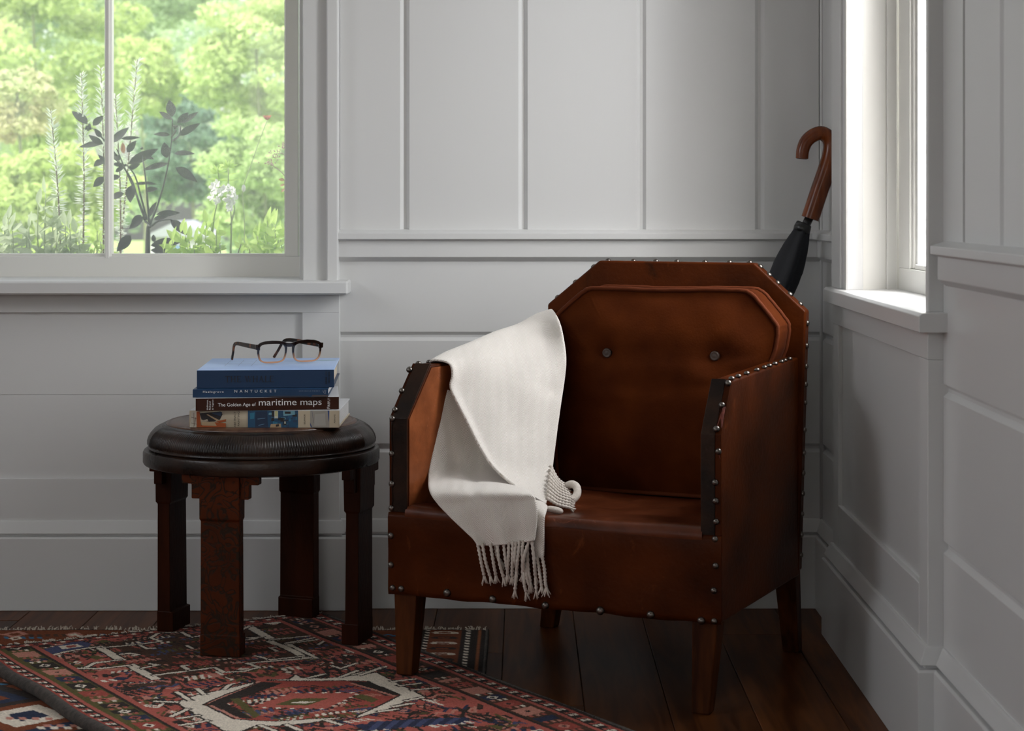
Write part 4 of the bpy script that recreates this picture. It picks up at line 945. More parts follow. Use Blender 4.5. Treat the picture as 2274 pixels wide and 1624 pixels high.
polys += [(poly((610,929),(618,929),(618,913),(610,913)), pale), (poly((611,924),(617,924),(617,913),(611,913)), (.5,.5,.25)), (poly((604,926),(609,926),(609,913),(604,913)), ink), (poly((630,924),(656,921),(655,912.5),(629,913)), sky_), (poly((633,919),(646,919),(646,914),(633,914)), ink),
          (poly((600,949.5),(625,949.5),(624,941),(602,942)), tan), (poly((613,948),(620,947),(620,942),(613,943)), ink), (poly((572,930),(590,928),(589,929.5),(573,931.5)), (.12,.22,.32)), (poly((574,944),(588,941),(587,942.5),(575,945.5)), (.10,.19,.30)),
          (poly((630,944),(637,944),(636,934),(630,936)), ink), (poly((632,941),(635,941),(635,936),(632,936)), pale),
          (poly((662.5,949.6),(689,949.6),(689,911.6),(662.5,911.6)), ivory), (poly((689,949.6),(732,949.6),(732,911.6),(689,911.6)), (.34,.32,.28)), (poly((698,946),(724,945),(722,918),(700,920)), (.40,.385,.35)), (poly((689,938),(694,949),(692,949.5),(689,944)), (.05,.08,.20)), (poly((728,912),(732,912),(731,938),(729.5,930)), (.06,.10,.24)), (poly((692.5,912),(693.4,912),(698,940),(697.3,940)), (.12,.13,.18)),
          (poly((732,949.6),(753,949.6),(753,911.6),(732,911.6)), ivory)]
for q in (((425,926),(438,929),(438,929.8),(425,926.8)), ((425,939),(439,942),(439,942.7),(425,939.7)), ((435,927),(436,927),(433,945),(432,945)), ((431,917),(431.6,917),(431.6,949),(431,949))):
    polys.append((poly(*q), (.10,.06,.04)))
art(polys, bA, pA-ey*.0031, ex, UP, nf)
vz = Vector((0, 0, 1)); lx = -ex
put(text_pts('ABSTRACT'), bA, pA+ex*(sp(524.5, 0)[0])+UP*.0015-ey*.0049, vz, lx, .0345, .0042, M['ink_black'], nf)
put(text_pts('PAINTING'), bA, pA+ex*(sp(532.8, 0)[0])+UP*.0035-ey*.0049, vz, lx, .0325, .0042, M['ink_black'], nf)
put(text_pts('SEUPHOR'), bA, pA+ex*(sp(678.8, 0)[0])+UP*.0075-ey*.0049, vz, lx, .0225, .0035, M['ink_black'], nf)
put(text_pts('ABRAMS'), bA, pA+ex*(sp(745.4, 0)[0])+UP*.0100-ey*.0049, vz, lx, .0195, .0035, M['ink_black'], nf)
# maritime maps
ang = .11; Z1 = ZT+.0385
pB = Vector((wx(434.5, 3.962), 3.962, Z1))
bB, P, ex, ey = book('map_book', 'chocolate-brown book titled in white about maritime maps, second from the bottom', pB, ang, .3135, .232, .0280, M['map_cover'], M['pages_w'], top_mat=M['white_card'])
nf = -ey; S = 3.975/F
def at(px, z): return pB+ex*((px-434.5)*S)+UP*z-ey*.0007
put(text_pts('The Golden Age of'), bB, at(483, .0072), ex, UP, 83.5*S, .0098, M['ink_white'], nf)
put(text_pts('maritime maps'), bB, at(573, .0058), ex, UP, 138.5*S, .0178, M['ink_white'], nf)
for body, px in (('Hofmann,', 462.3), ('Richard', 467.6), ('& Vagnon', 474.2)): put(text_pts(body), bB, at(px, .0025), vz, -ex, .0225 if body != 'Richard' else .018, .0040, M['ink_white'], nf)
put(text_pts('F'), bB, at(730.0, .0022), vz, -ex, .0036, .0062, M['ink_white'], nf); put(text_pts('IREFLY'), bB, at(730.0, .0062), vz, -ex, .0190, .0050, M['ink_white'], nf)
# nantucket
ang = .047; Z2 = Z1+.0284
pC = Vector((wx(428, 3.972), 3.972, Z2))
bC, P, ex, ey = book('island_book', 'thin deep-blue book with widely spaced white title, third from the bottom', pC, ang, .2975, .232, .0182, M['nan_cover'], M['pages_w'], top_mat=M['nan_cover'], t=.0022)
nf = -ey; S = 3.978/F
def at(px, z): return pC+ex*((px-428)*S)+UP*z-ey*.0007
put(spaced('Hazlegrove', .17), bC, at(450.7, .0093), ex, UP, 45.5*S, .0058, M['ink_white'], nf)
put(spaced('NANTUCKET', .55), bC, at(520, .0108), ex, UP, 92.5*S, .0058, M['ink_white'], nf)
put(spaced('CHRONICLE BOOKS', .5), bC, at(662.5, .0125), ex, UP, 45.5*S, .0022, M['ink_grey'], nf)
def loop3(pts, o_, r_=.00035): return [o_(x, z) for x, z in crom(pts, 24)]
MB().tube([at(x, z) for x, z in [(p[0], p[1]) for p in crom([(715, .0145), (717, .010), (720.5, .0075), (722, .009), (720, .011), (717.5, .0125), (720, .0155), (722.5, .0135), (720.5, .012)], 30)]], .00035, 5).build('printed_emblem', M['ink_grey'], bC)
art([([((600+k*9-428)*S, .0015), ((615+k*9-428)*S, .0015), ((607+k*9-428)*S, .0030), ((596+k*9-428)*S, .0030)], (.06, .055, .06)) for k in range(9)]+[([((690-428)*S, .0005), ((727-428)*S, .0005), ((727-428)*S, .0048), ((692-428)*S, .0048)], (.075, .066, .072))], bC, pC-ey*.0006, ex, UP, nf)
# the whale
ang = .060; Z3 = Z2+.0187
pD = Vector((wx(437.2, 3.992), 3.992, Z3)); HW = .0398
bD, P, ex, ey = book('whale_book', 'thick blue book titled in black about the whale, topmost, under the spectacles', pD, ang, .3025, .305, HW, M['whale_cover'], M['pages'], top_mat=M['whale_top'], over=.006)
nf = -ey; S = 4.0/F
def at(px, z): return pD+ex*((px-437.2)*S)+UP*z-ey*.0007
put(serif_pts('THE WHALE'), bD, at(499.5, .0130), ex, UP, 107.5*S, .0138, M['ink_black'], nf)
put(text_pts('AND'), bD, at(724.2, .026), vz, -ex, .0105, .0036, M['ink_black'], nf)
art([([((720.6-437)*S, z), ((724-437)*S, z), ((724-437)*S, z+.0014), ((720.6-437)*S, z+.0014)], (.004,.005,.01)) for z in np.arange(.008, .024, .0023)]+[([((727.2-437)*S, z), ((730.6-437)*S, z), ((730.6-437)*S, z+.0013), ((727.2-437)*S, z+.0013)], (.004,.005,.01)) for z in np.arange(.010, .036, .0026)], bD, pD-ey*.0006, ex, UP, nf)
pt_ = pD+UP*HW
wh = [((.245,.215),(.255,.225),(.27,.222),(.288,.226),(.296,.232),(.296,.245),(.280,.252),(.262,.250),(.250,.240)), ((.197,.222),(.215,.220),(.228,.214),(.232,.222),(.246,.232),(.246,.270),(.240,.252),(.228,.236),(.212,.231))]
for q in wh: art([(q, (.30, .44, .52))], bD, pt_, ex, ey, UP, name='cover_print', lift=.0002)
art([([(.05+.03*k, .10+.055*j), (.0508+.03*k, .10+.055*j), (.0508+.03*k, .14+.055*j), (.05+.03*k, .14+.055*j)], (.10,.12,.16)) for k in range(3) for j in range(3)]+[([(.05, .10+.055*j), (.11, .10+.055*j), (.11, .1012+.055*j), (.05, .1012+.055*j)], (.10,.12,.16)) for j in range(3)], bD, pt_, ex, ey, UP, name='cover_diagram', lift=.0002)

# ------------------------------------------------------------------ spectacles on the top book
ZG = Z3+HW+.0006
gc = Vector((-.5375, 4.150, ZG)); ga = math.radians(24.0)
gx_ = Vector((math.cos(ga), math.sin(ga), 0)); gnrm = Vector((gx_.y, -gx_.x, 0)); gup = (UP*.992-gnrm*(-.10)).normalized()
gl = thing('spectacles', tuple(gc), 'tortoiseshell spectacles fading to amber, resting open on the blue whale book', 'glasses')
def GP(x, z, n_=0.0): return gc+gx_*x+gup*z+gnrm*n_
def lens_path(cx_, hw, hh, cz, n=44):
    P = []
    for k in range(n):
        a = 2*math.pi*k/n; c_, s_ = math.cos(a), math.sin(a); e = 2/4.0
        x = hw*math.copysign(abs(c_)**e, c_); z = hh*math.copysign(abs(s_)**e, s_)
        x *= 1-.10*max(0, -z/hh)
        P.append((cx_+x, cz+z))
    return P
cz = .0268
for cx_ in (-.0413, .0413):
    inn = lens_path(cx_, .0305, .0205, cz); rows = []
    outp = []
    for (x, z) in inn:
        dx, dz = x-cx_, z-cz; tck = .0040+.0042*max(0, dz/.0212)**2
        l = math.hypot(dx, dz); outp.append((x+dx/l*tck*(1.15 if dz > 0 else .95), max(.0002, z+dz/l*tck)))
    rows = [[GP(x, z, .0022) for x, z in inn], [GP(x, z, .0022) for x, z in outp], [GP(x, z, -.0022) for x, z in outp], [GP(x, z, -.0022) for x, z in inn]]
    rows.append(rows[0]); MB().grid(rows, True).build('rim', M['tortoise'], gl, bevel=.0007, seg=2, smooth=True, org=tuple(gc))
    MB()._add([GP(x, z, 0) for x, z in inn], [tuple(range(len(inn)))]).build('lens', M['lens'], gl)
br = crom([(-.0145, .0475), (-.006, .0446), (0, .0440), (.006, .0446), (.0145, .0475)], 14)
MB().grid([[GP(x, z+.0044, .0022), GP(x, z-.0048, .0022), GP(x, z-.0048, -.0022), GP(x, z+.0044, -.0022)] for x, z in br], True).build('bridge', M['tortoise'], gl, bevel=.0007, seg=2, smooth=True)
for s_, bend, tip in ((-1, W(521, 762, 4.232), ground(515, 799, ZG+.001)), (1, W(633, 753.5, 4.300), ground(608, 794, ZG+.001))):
    h0 = GP(s_*.0765, .0405)
    MB().hull8([GP(s_*.070, .0335, -.0022), GP(s_*.080, .0350, -.0022), GP(s_*.080, .0350, .0022), GP(s_*.070, .0335, .0022)], [GP(s_*.070, .0470, -.0022), GP(s_*.0805, .0468, -.0022), GP(s_*.0805, .0468, .0022), GP(s_*.070, .0470, .0022)]).build('end_piece', M['tortoise'], gl, bevel=.0007, seg=2, smooth=True)
    h0 = GP(s_*.0785, .0410, -.002)
    k0_ = h0.lerp(bend, .86); path = crom([h0, h0.lerp(bend, .45), k0_, bend+(tip-bend)*.14, bend+(tip-bend)*.6, tip], 34)
    path = [Vector(p) for p in path]; rows = []
    sd = (bend-h0).cross(UP).normalized()
    for i, p in enumerate(path):
        t = i/33; tn = (path[min(33, i+1)]-path[max(0, i-1)]).normalized(); u_ = sd.cross(tn).normalized()
        hh = .0056*(1-t)+.0026*t+(.0006 if t > .9 else 0); th = .0019
        rows.append([p+u_*hh+sd*th, p-u_*hh+sd*th, p-u_*hh-sd*th, p+u_*hh-sd*th])
    mb = MB().grid(rows, True); mb.f += [(0, 1, 2, 3), (132, 135, 134, 133)]; mb.mi += [0, 0]
    mb.build('temple', M['temple'], gl, bevel=.0007, seg=2, smooth=True)

# ------------------------------------------------------------------ rugs: fields of knots, one colour to each
def fill(img, pts, c):
    P = np.asarray(pts, float); H_, W_ = img.shape[:2]
    x0, x1 = int(max(0, math.floor(P[:, 0].min()))), int(min(W_-1, math.ceil(P[:, 0].max()))); y0, y1 = int(max(0, math.floor(P[:, 1].min()))), int(min(H_-1, math.ceil(P[:, 1].max())))
    if x1 < x0 or y1 < y0: return
    X, Y = np.meshgrid(np.arange(x0, x1+1)+.01, np.arange(y0, y1+1)+.01); ins = np.zeros(X.shape, bool); n = len(P)
    for i in range(n):
        (ax_, ay), (bx_, by) = P[i], P[(i+1) % n]
        if ay == by: continue
        ins ^= ((ay > Y) != (by > Y)) & (X < (bx_-ax_)*(Y-ay)/(by-ay)+ax_)
    img[y0:y1+1, x0:x1+1][ins] = c
def stroke(img, pts, w, c):
    for (a, b_) in zip(pts[:-1], pts[1:]):
        a = np.array(a, float); b_ = np.array(b_, float); d = b_-a; l = np.hypot(*d)
        if l < 1e-6: continue
        d /= l; n = np.array((-d[1], d[0]))*w/2; e = d*w*.35
        fill(img, [a-e+n, b_+e+n, b_+e-n, a-e-n], c)
RED = (.37, .095, .072); RED2 = (.29, .062, .046); DK = (.030, .022, .018); NAVY = (.028, .032, .062); BLUE = (.060, .068, .135); OLIVE = (.095, .082, .028); CREAM = (.66, .58, .48); PINK = (.46, .20, .15); ORNG = (.17, .040, .014); BRN = (.07, .035, .022)
def knots_mesh(name, img, origin, es, et, step, zf, mat, parent):
    H_, W_ = img.shape[:2]; j, i = np.meshgrid(np.arange(W_), np.arange(H_))
    X = origin[0]+es[0]*j*step+et[0]*i*step; Y = origin[1]+es[1]*j*step+et[1]*i*step
    Z = zf(X, Y, i*step, j*step)
    o0 = ORG[parent.name]
    co = np.stack([X-o0.x, Y-o0.y, Z-o0.z], -1).reshape(-1, 3).astype(np.float32)
    idx = (i*W_+j)[:-1, :-1].ravel(); quads = np.stack([idx, idx+1, idx+W_+1, idx+W_], 1).astype(np.int32)
    me = bpy.data.meshes.new(name); me.vertices.add(len(co)); me.vertices.foreach_set('co', co.ravel())
    me.loops.add(quads.size); me.loops.foreach_set('vertex_index', quads.ravel()); me.polygons.add(len(quads)); me.polygons.foreach_set('loop_start', np.arange(len(quads), dtype=np.int32)*4)
    me.update(calc_edges=True)
    ca = me.color_attributes.new('Col', 'FLOAT_COLOR', 'POINT'); rgba = np.ones((H_*W_, 4), np.float32)
    nz = np.random.default_rng(5).normal(1, .10, (H_, W_, 1)); rgba[:, :3] = np.clip(img*nz, 0, 1).reshape(-1, 3); ca.data.foreach_set('color', rgba.ravel())
    me.polygons.foreach_set('use_smooth', [True]*len(quads)); me.materials.append(mat)
    o = bpy.data.objects.new(name, me); COL.objects.link(o); o.parent = parent
    if me.polygons[len(quads)//2].normal.z < 0: me.flip_normals()
    return o
# main rug
ZR = .0125
A_ = ground(716, 1361, ZR); B_ = ground(-70, 1443, ZR); T_ = ground(1400, 1622, ZR)
eS = np.array(((B_-A_).x, (B_-A_).y)); WS = np.hypot(*eS); eS /= WS; eT = np.array(((T_-A_).x, (T_-A_).y)); eT /= np.hypot(*eT)
ST = .0025; LT_ = 2.3; Wn, Hn = int(WS/ST), int(LT_/ST)
Minv = np.linalg.inv(np.stack([eS, eT], 1))
def rp(px, py):                   # photograph pixel -> knot coordinates
    g = ground(px, py, ZR); s, t = Minv @ np.array((g.x-A_.x, g.y-A_.y)); return (s/ST, t/ST)
def cA(*pts): return [rp(x/3.2486, 1340+y/3.2486) for x, y in pts]
def cC(*pts): return [rp(320+x/2.4717, 1400+y/2.4717) for x, y in pts]
def cB(*pts): return [rp(600+x/3.073, 1340+y/3.073) for x, y in pts]
img = np.empty((Hn, Wn, 3)); img[:] = RED
rg = np.random.default_rng(21); R2 = random.Random(42)
img *= (1+.10*np.sin(np.arange(Hn)/9.0+2*np.sin(np.arange(Hn)/31.0)))[:, None, None]     # abrash: the dye lots of the wool
def comb(cx_, cy_, w, n, c, h=6, sl=2):
    for k in range(n): fill(img, [(cx_+k*w*1.8, cy_), (cx_+k*w*1.8+w, cy_), (cx_+k*w*1.8+w+sl, cy_+h), (cx_+k*w*1.8+sl, cy_+h)], c)
def lozenge(cx_, cy_, w, h, c1, c2=None):
    for q, c in ((1, c1), (.5, c2)):
        if c is not None: fill(img, [(cx_-w*q, cy_), (cx_, cy_-h*q), (cx_+w*q, cy_), (cx_, cy_+h*q)], c)
def zig(cx_, cy_, w, h, n, c, th=2.5):
    stroke(img, [(cx_+k*w, cy_+(h if k % 2 else 0)) for k in range(n)], th, c)
for _ in range(2300):
    x, y = R2.uniform(30, Wn-40), R2.uniform(6, Hn-6); k = R2.random(); c = R2.choice([DK, DK, DK, DK, DK, BRN, BRN, BRN, NAVY, OLIVE, CREAM, PINK, PINK, BLUE if R2.random() < .5 else DK])
    if k < .28: comb(x, y, R2.uniform(2.5, 4.5), R2.randint(2, 5), c, R2.uniform(5, 14), R2.uniform(-5, 5))
    elif k < .50: lozenge(x, y, R2.uniform(3, 8), R2.uniform(3, 9), c, R2.choice([CREAM, PINK, RED, None, OLIVE]))
    elif k < .72: zig(x, y, R2.uniform(4, 9), R2.uniform(5, 14), R2.randint(3, 6), c, R2.uniform(2, 3.5))
    elif k < .86: fill(img, [(x, y), (x+R2.uniform(4, 14), y+R2.uniform(-4, 4)), (x+R2.uniform(4, 10), y+R2.uniform(6, 16)), (x-2, y+R2.uniform(5, 14))], c)
    else:
        stroke(img, [(x, y), (x+R2.uniform(-8, 8), y+R2.uniform(12, 34))], R2.uniform(2, 3), c)
# the stepped animal figures at the far end: brown ground, cream outlines
for q in (cA((640,300),(1450,200),(1700,250),(1900,440),(1350,520),(1100,540),(860,420)), cA((1750,165),(2274,150),(2600,250),(2300,400),(1800,430),(1740,380))):
    fill(img, q, BRN)
    xs = [p[0] for p in q]; ys = [p[1] for p in q]
    for _ in range(150):
        x, y = R2.uniform(min(xs), max(xs)), R2.uniform(min(ys), max(ys)); c = R2.choice([DK, DK, RED2, RED, RED, RED, PINK, OLIVE, BLUE, CREAM if R2.random() < .3 else DK])
        comb(x, y, 3, R2.randint(2, 4), c, R2.uniform(4, 10), R2.uniform(-3, 3))
fill(img, cA((170,370),(560,270),(660,290),(640,320),(400,375),(240,392)), BLUE); fill(img, cA((420,310),(560,295),(600,315),(450,335)), CREAM); fill(img, cA((470,312),(540,303),(560,313),(490,325)), RED2)
def cr(pts, w, dark=True, f_=cA):
    p = f_(*pts)
    if dark: stroke(img, p, w+3.2, DK)
    stroke(img, p, w, CREAM)
for a in (((715,318),(870,410)), ((940,446),(1118,546)), ((1795,165),(1970,268)), ((2060,296),(2262,394))): cr(a, 8.0)
for a in (((380,375),(480,352),(690,318)), ((740,320),(1000,293),(1060,325),(1120,322)), ((1000,293),(1160,275),(1088,250),(1150,212),(1300,212),(1385,248),(1445,240)), ((480,478),(630,460),(680,432),(870,410)), ((500,470),(700,470),(935,447)),
          ((1110,520),(1372,488),(1310,455),(1355,450)), ((1372,488),(1550,465),(1615,500),(1760,495),(1868,466),(1780,434),(2245,392)), ((1740,190),(1795,165)), ((1970,268),(2180,240)), ((2060,296),(2280,260)), ((2280,260),(2400,225)), ((1780,265),(1850,258),(1790,250),(1900,243)), ((2000,350),(1950,325),(1990,322)), ((1840,380),(1890,390),(1940,408)), ((1350,308),(1385,325)), ((1310,212),(1370,245)),
          ((270,440),(440,432),(495,440),(400,462)), ((1020,470),(1140,450),(1080,440)), ((870,370),(930,360),(1000,370),(960,380))): cr(a, 3.4)
for a in (((0,265),(115,310),(235,365)), ): cr(a, 7.0, f_=cB)
for a in (((0,250),(250,222),(400,212)), ((0,385),(230,360)), ((110,275),(330,225),(400,225)), ((265,190),(395,150),(300,190),(400,185)), ((330,280),(420,220)), ((520,320),(575,340),(560,320)), ((640,320),(720,325)), ((420,425),(480,445),(590,410)), ((690,150),(760,170)), ((560,490),(760,440),(830,420))): cr(a, 3.2, f_=cB)
# cream medallion with its serrated rim and crowded field
fill(img, cC((330,408),(620,280),(1230,280),(1408,356),(1165,482),(900,492),(700,498),(490,488)), RED2)
for _ in range(150):
    u, v = R2.random(), R2.random(); x, y = cC((420+860*u, 300+170*v))[0]
    c = R2.choice([DK, DK, BRN, NAVY, OLIVE, PINK, RED, BLUE, CREAM if R2.random() < .4 else DK]); comb(x, y, 3.0, R2.randint(2, 5), c, R2.uniform(5, 11), R2.uniform(-7, 7))
for q, c in ((cC((345,408),(640,285),(760,290),(440,410)), DK), (cC((345,408),(440,400),(600,485),(500,482)), DK), (cC((1130,285),(1230,285),(1400,355),(1330,360)), DK), (cC((470,380),(520,375),(640,470),(600,478)), OLIVE), (cC((1190,350),(1290,378),(1250,395),(1150,365)), OLIVE), (cC((580,425),(800,340),(1180,345),(1010,435)), RED), (cC((720,410),(820,372),(1010,372),(900,412)), OLIVE), (cC((800,398),(860,388),(950,390),(880,402)), CREAM)): fill(img, q, c)
for a in (((350,400),(630,283)), ((365,415),(520,487)), ((1140,296),(1380,362)), ((1180,470),(1390,366))):
    p = cC(*a); stroke(img, p, 3.0, PINK)
for q in (((580,425),(800,340),(1180,345),(1010,435),(580,425)),):
    p = cC(*q)
    for (a, b_) in zip(p[:-1], p[1:]):
        n_ = int(math.hypot(a[0]-b_[0], a[1]-b_[1])/5)
        for k in range(n_): x, y = a[0]+(b_[0]-a[0])*k/n_, a[1]+(b_[1]-a[1])*k/n_; fill(img, [(x-1.6, y-1.6), (x+1.6, y-1.6), (x+1.6, y+1.6), (x-1.6, y+1.6)], CREAM if k % 2 else DK)
MED = [((600,288),(440,325),(300,355),(180,395),(318,408),(450,350),(600,294)), ((180,395),(318,408),(492,490),(480,535),(440,552)), ((440,552),(492,490),(700,500),(900,491),(1085,484),(900,508),(740,520),(600,524),(520,560)), ((680,275),(800,271),(832,246),(862,262),(1000,268),(1130,253),(1275,232),(1300,262),(1230,280)), ((1275,232),(1532,366),(1415,355),(1230,280)), ((1532,366),(1440,385),(1310,440),(1168,482),(1180,470),(1415,355))]
for q in MED:
    p = cC(*q); stroke(img, p+[p[0]], 4.0, DK)
for q in MED: fill(img, cC(*q), CREAM)
for a, b_ in (((250,385),(180,340)), ((330,352),(290,318)), ((440,322),(470,298)), ((240,430),(150,470)), ((300,465),(190,480)), ((350,495),(200,520)), ((900,262),(990,240)), ((1080,258),(1170,222)), ((1180,248),(1300,205)), ((1360,280),(1490,265)), ((1400,305),(1520,290)), ((1470,330),(1620,318)), ((1440,385),(1530,370)), ((1370,415),(1470,400)), ((1290,445),(1390,430)), ((640,520),(720,550)), ((780,515),(860,548)), ((1000,497),(1080,520)), ((60,392),(180,395))): cr((a, b_), 3.6, f_=cC)
stroke(img, cC((1190,525),(1240,540),(1450,500),(1760,490)), 9.0, NAVY)
for k in range(13):
    x = 1210+k*42; stroke(img, cC((x, 548-k*3), (x+46, 505-k*2)), 5.0, BLUE if k % 2 else NAVY)
# borders along both sides and across the far end
def border(side):
    cx_ = (lambda s: s) if side == 0 else (lambda s: Wn-1-s)
    def band(a, b_, c): i0, i1 = sorted((int(cx_(a)), int(cx_(b_)))); img[:, i0:i1+1] = c
    band(0, 5, DK); band(5, 8, RED2); band(8, 17, DK); band(17, 21, RED); band(21, 23, OLIVE if side else BRN); band(23, 46, BRN if side == 0 else OLIVE); band(46, 49, DK); band(49, 53, RED)
    for r in range(0, Hn, 8):
        o_ = (r//8) % 2
        for a in (9, 13): x0 = cx_(a); fill(img, [(x0-1.6, r+o_*3), (x0+1.6, r+o_*3), (x0+1.8, r+5+o_*2), (x0-1.2, r+5+o_*2)], CREAM if (r//8+a) % 2 else RED)
    r = 4
    while r < Hn:
        c = [DK, RED2, DK, NAVY, PINK][(r//7) % 5]; x0, x1 = cx_(25), cx_(44); h = R2.uniform(8, 24)
        fill(img, [(x0, r), (x1, r+3), (x1, r+h), (x0, r+h-3)], c)
        if R2.random() < .55: xm = (x0+x1)/2; lozenge(xm, r+h/2, 5, min(6, h/2), R2.choice([CREAM, PINK, RED]), DK)
        for q in range(3): xq = x0+(x1-x0)*(.2+.3*q); fill(img, [(xq-1.5, r+h-1), (xq+1.5, r+h-1), (xq+1.5, r+h+4), (xq-1.5, r+h+4)], R2.choice([CREAM, RED, PINK]))
        r += int(h)+6
border(0); border(1)
img[0:4, :] = DK; img[4:12, :] = RED2; img[12:14, :] = DK
for j in range(0, Wn, 8): fill(img, [(j, 5), (j+4, 5), (j+4, 10), (j, 10)], CREAM if (j//8) % 2 else DK)
rug = thing('patterned_rug', tuple(A_*.5+T_*.5-Vector((0, 0, ZR))), 'rose-red rug with cream hexagon medallion, under the stool', 'rug')
def zmain(X, Y, t, s):
    b_ = ZR+.0006*np.sin(X*31)+.0007*np.sin(Y*27+X*11)
    edge = np.minimum(1, np.maximum(0, (s-(WS-.05))/.05)); b_ = b_+edge*(.006+.004*np.sin(t*17))
    return b_+np.random.default_rng(2).normal(0, .00045, X.shape)
knots_mesh('pile', img, (A_.x, A_.y), eS, eT, ST, zmain, M['wool'], rug)
M['selvage'] = pbr('grey_brown_wool_binding', (.040, .034, .030), .95, c2=(.075, .062, .052), scale=80, bump=.8, bscale=300)
M['fringe'] = pbr('white_wool_fringe', (.50, .44, .37), .95)
eS3, eT3 = Vector((eS[0], eS[1], 0)), Vector((eT[0], eT[1], 0)); A0 = Vector((A_.x, A_.y, 0))
MB().tube([A0+eS3*(WS+.004)+eT3*t+UP*(.0125+.005*math.sin(t*17)*.6+.004) for t in np.linspace(-.002, LT_, 120)], .0125, 10).build('binding', M['selvage'], rug, smooth=True)
MB().tube([A0-eS3*.001+eT3*t+UP*.0075 for t in np.linspace(-.002, LT_, 100)], .0062, 8).build('binding', M['selvage'], rug, smooth=True)
mb = MB()
for k in range(330):
    s_ = R2.random()*WS; p = A0+eS3*s_+UP*.011; q = p-eT3*(.006+.012*R2.random())+eS3*R2.uniform(-.008, .008)+UP*R2.uniform(-.004, .004); mb.tube([p, (p+q)/2+UP*.002, q], .0011, 4)
mb.build('fringe', M['fringe'], rug, kind='stuff')
MB().prism([A0+UP*.0005, A0+eS3*WS+UP*.0005, A0+eS3*WS+UP*.0085, A0+UP*.0085], Vector((0, 0, 0))+eT3*LT_).build('backing', M['selvage'], rug)

# under-rug, square to the room
U1 = ground(1083, 1399, .006); UX1, UY1 = U1.x, U1.y; UW, UL = 1.85, 1.25; S2 = .0035
Wn2, Hn2 = int(UW/S2), int(UL/S2)
img2 = np.empty((Hn2, Wn2, 3)); img2[:] = (.165, .044, .016); OR2 = (.165, .044, .016); BL2 = (.020, .028, .055); LB = (.05, .16, .28)
img = img2; R2 = random.Random(8)
for _ in range(420):
    x, y = R2.uniform(4, Wn2-4), R2.uniform(8, Hn2); k = R2.random(); c = R2.choice([BL2, BL2, DK, LB, CREAM, PINK, BRN])
    if k < .4: lozenge(x, y, R2.uniform(4, 10), R2.uniform(3, 9), c, R2.choice([CREAM, OR2, LB, None]))
    elif k < .7: comb(x, y, 3, R2.randint(2, 5), c, R2.uniform(3, 8), R2.uniform(-3, 3))
    else: zig(x, y, R2.uniform(4, 9), R2.uniform(4, 10), R2.randint(3, 6), c, 2.4)
def bcol(a, b_, c): img2[:, Wn2-1-b_:Wn2-a] = c
bcol(0, 2, DK); bcol(3, 4, (.27, .09, .035)); bcol(5, 15, DK); bcol(16, 36, OR2); bcol(37, 46, DK)
for r in range(0, Hn2, 7):
    x = Wn2-13; fill(img2, [(x, r), (x+3, r+1), (x+3, r+5), (x, r+4)], CREAM); x = Wn2-40; fill(img2, [(x, r), (x+3, r+1), (x+3, r+4), (x, r+3)], CREAM)
for r in range(6, Hn2, 14):
    x = Wn2-27; fill(img2, [(x-7, r), (x+7, r), (x+9, r+3), (x+7, r+6), (x-7, r+6), (x-9, r+3)], DK if (r//14) % 2 else CREAM); fill(img2, [(x-4, r+1.5), (x+4, r+1.5), (x+4, r+4.5), (x-4, r+4.5)], OR2)
img2[0:2] = DK
# the bold lozenges that show where the upper rug's corner ends
r0, c0 = [(UY1-ground(60, 1590, .006).y)/S2, (ground(60, 1590, .006).x-(UX1-UW))/S2]
for q in range(7, 0, -1): lozenge(c0, r0, q*13, q*11, [CREAM, BL2, CREAM, OR2, BL2, OR2, DK, OR2][q])
for q in range(5, 0, -1): lozenge(c0-52, r0-34, q*11, q*9, [BL2, LB, BL2, OR2, BL2, DK][q])
for k in range(16): comb(c0+R2.uniform(-40, 60), r0+R2.uniform(-20, 60), 4, 4, R2.choice([CREAM, LB, PINK]), 5, 2)
ur = thing('lower_rug', (UX1-UW/2, UY1-UL/2, 0), 'orange-brown fringed rug lying beneath the rose-red rug', 'rug')
knots_mesh('pile', img2, (UX1-UW, UY1), (1, 0), (0, -1), S2, lambda X, Y, t, s: .006+.0006*np.sin(X*23)+np.random.default_rng(4).normal(0, .0003, X.shape), M['wool'], ur)
box('backing', M['selvage'], (UX1-UW, UY1-UL, .0004), (UX1, UY1, .0045), ur, bevel=0)
MB().tube([(UX1, UY1-t, .0045) for t in np.linspace(0, UL, 40)], .0038, 6).build('binding', M['selvage'], ur, smooth=True)
mb = MB()
for k in range(700):
    x = UX1-R2.random()*UW; p = Vector((x, UY1, .005)); q = p+Vector((R2.uniform(-.006, .006), .006+.010*R2.random(), R2.uniform(-.004, .007))); mb.tube([p, (p+q)/2+UP*.003, q], .0012, 4)
mb.build('fringe', M['fringe'], ur, kind='stuff')

# ------------------------------------------------------------------ outside: planter, plants, trees
rn = random.Random(77)
def leafmesh(L, w, fold=.18, curl=.25, n=6):
    """a pointed leaf along +x, folded on its midrib"""
    rows = []
    for i in range(n+1):
        t = i/n; h = w/2*math.sin(math.pi*min(1, t**.8))**.9 if 0 < t < 1 else .0004
        z = -curl*L*t*t
        rows.append([(L*t, -h, z+fold*h), (L*t, -h*.5, z+fold*h*.35), (L*t, 0, z), (L*t, h*.5, z+fold*h*.35), (L*t, h, z+fold*h)])
    return rows
M['leaf_purple'] = leaf_mat('dark_purple_leaf', (.014, .011, .016), (.036, .032, .042), 30, .04, .75)
M['leaf_green'] = leaf_mat('fresh_green_leaf', (.46, .66, .16), (.64, .80, .28), 20, .6)
M['leaf_sage'] = leaf_mat('pale_sage_leaf', (.48, .58, .36), (.64, .72, .50), 20, .5)
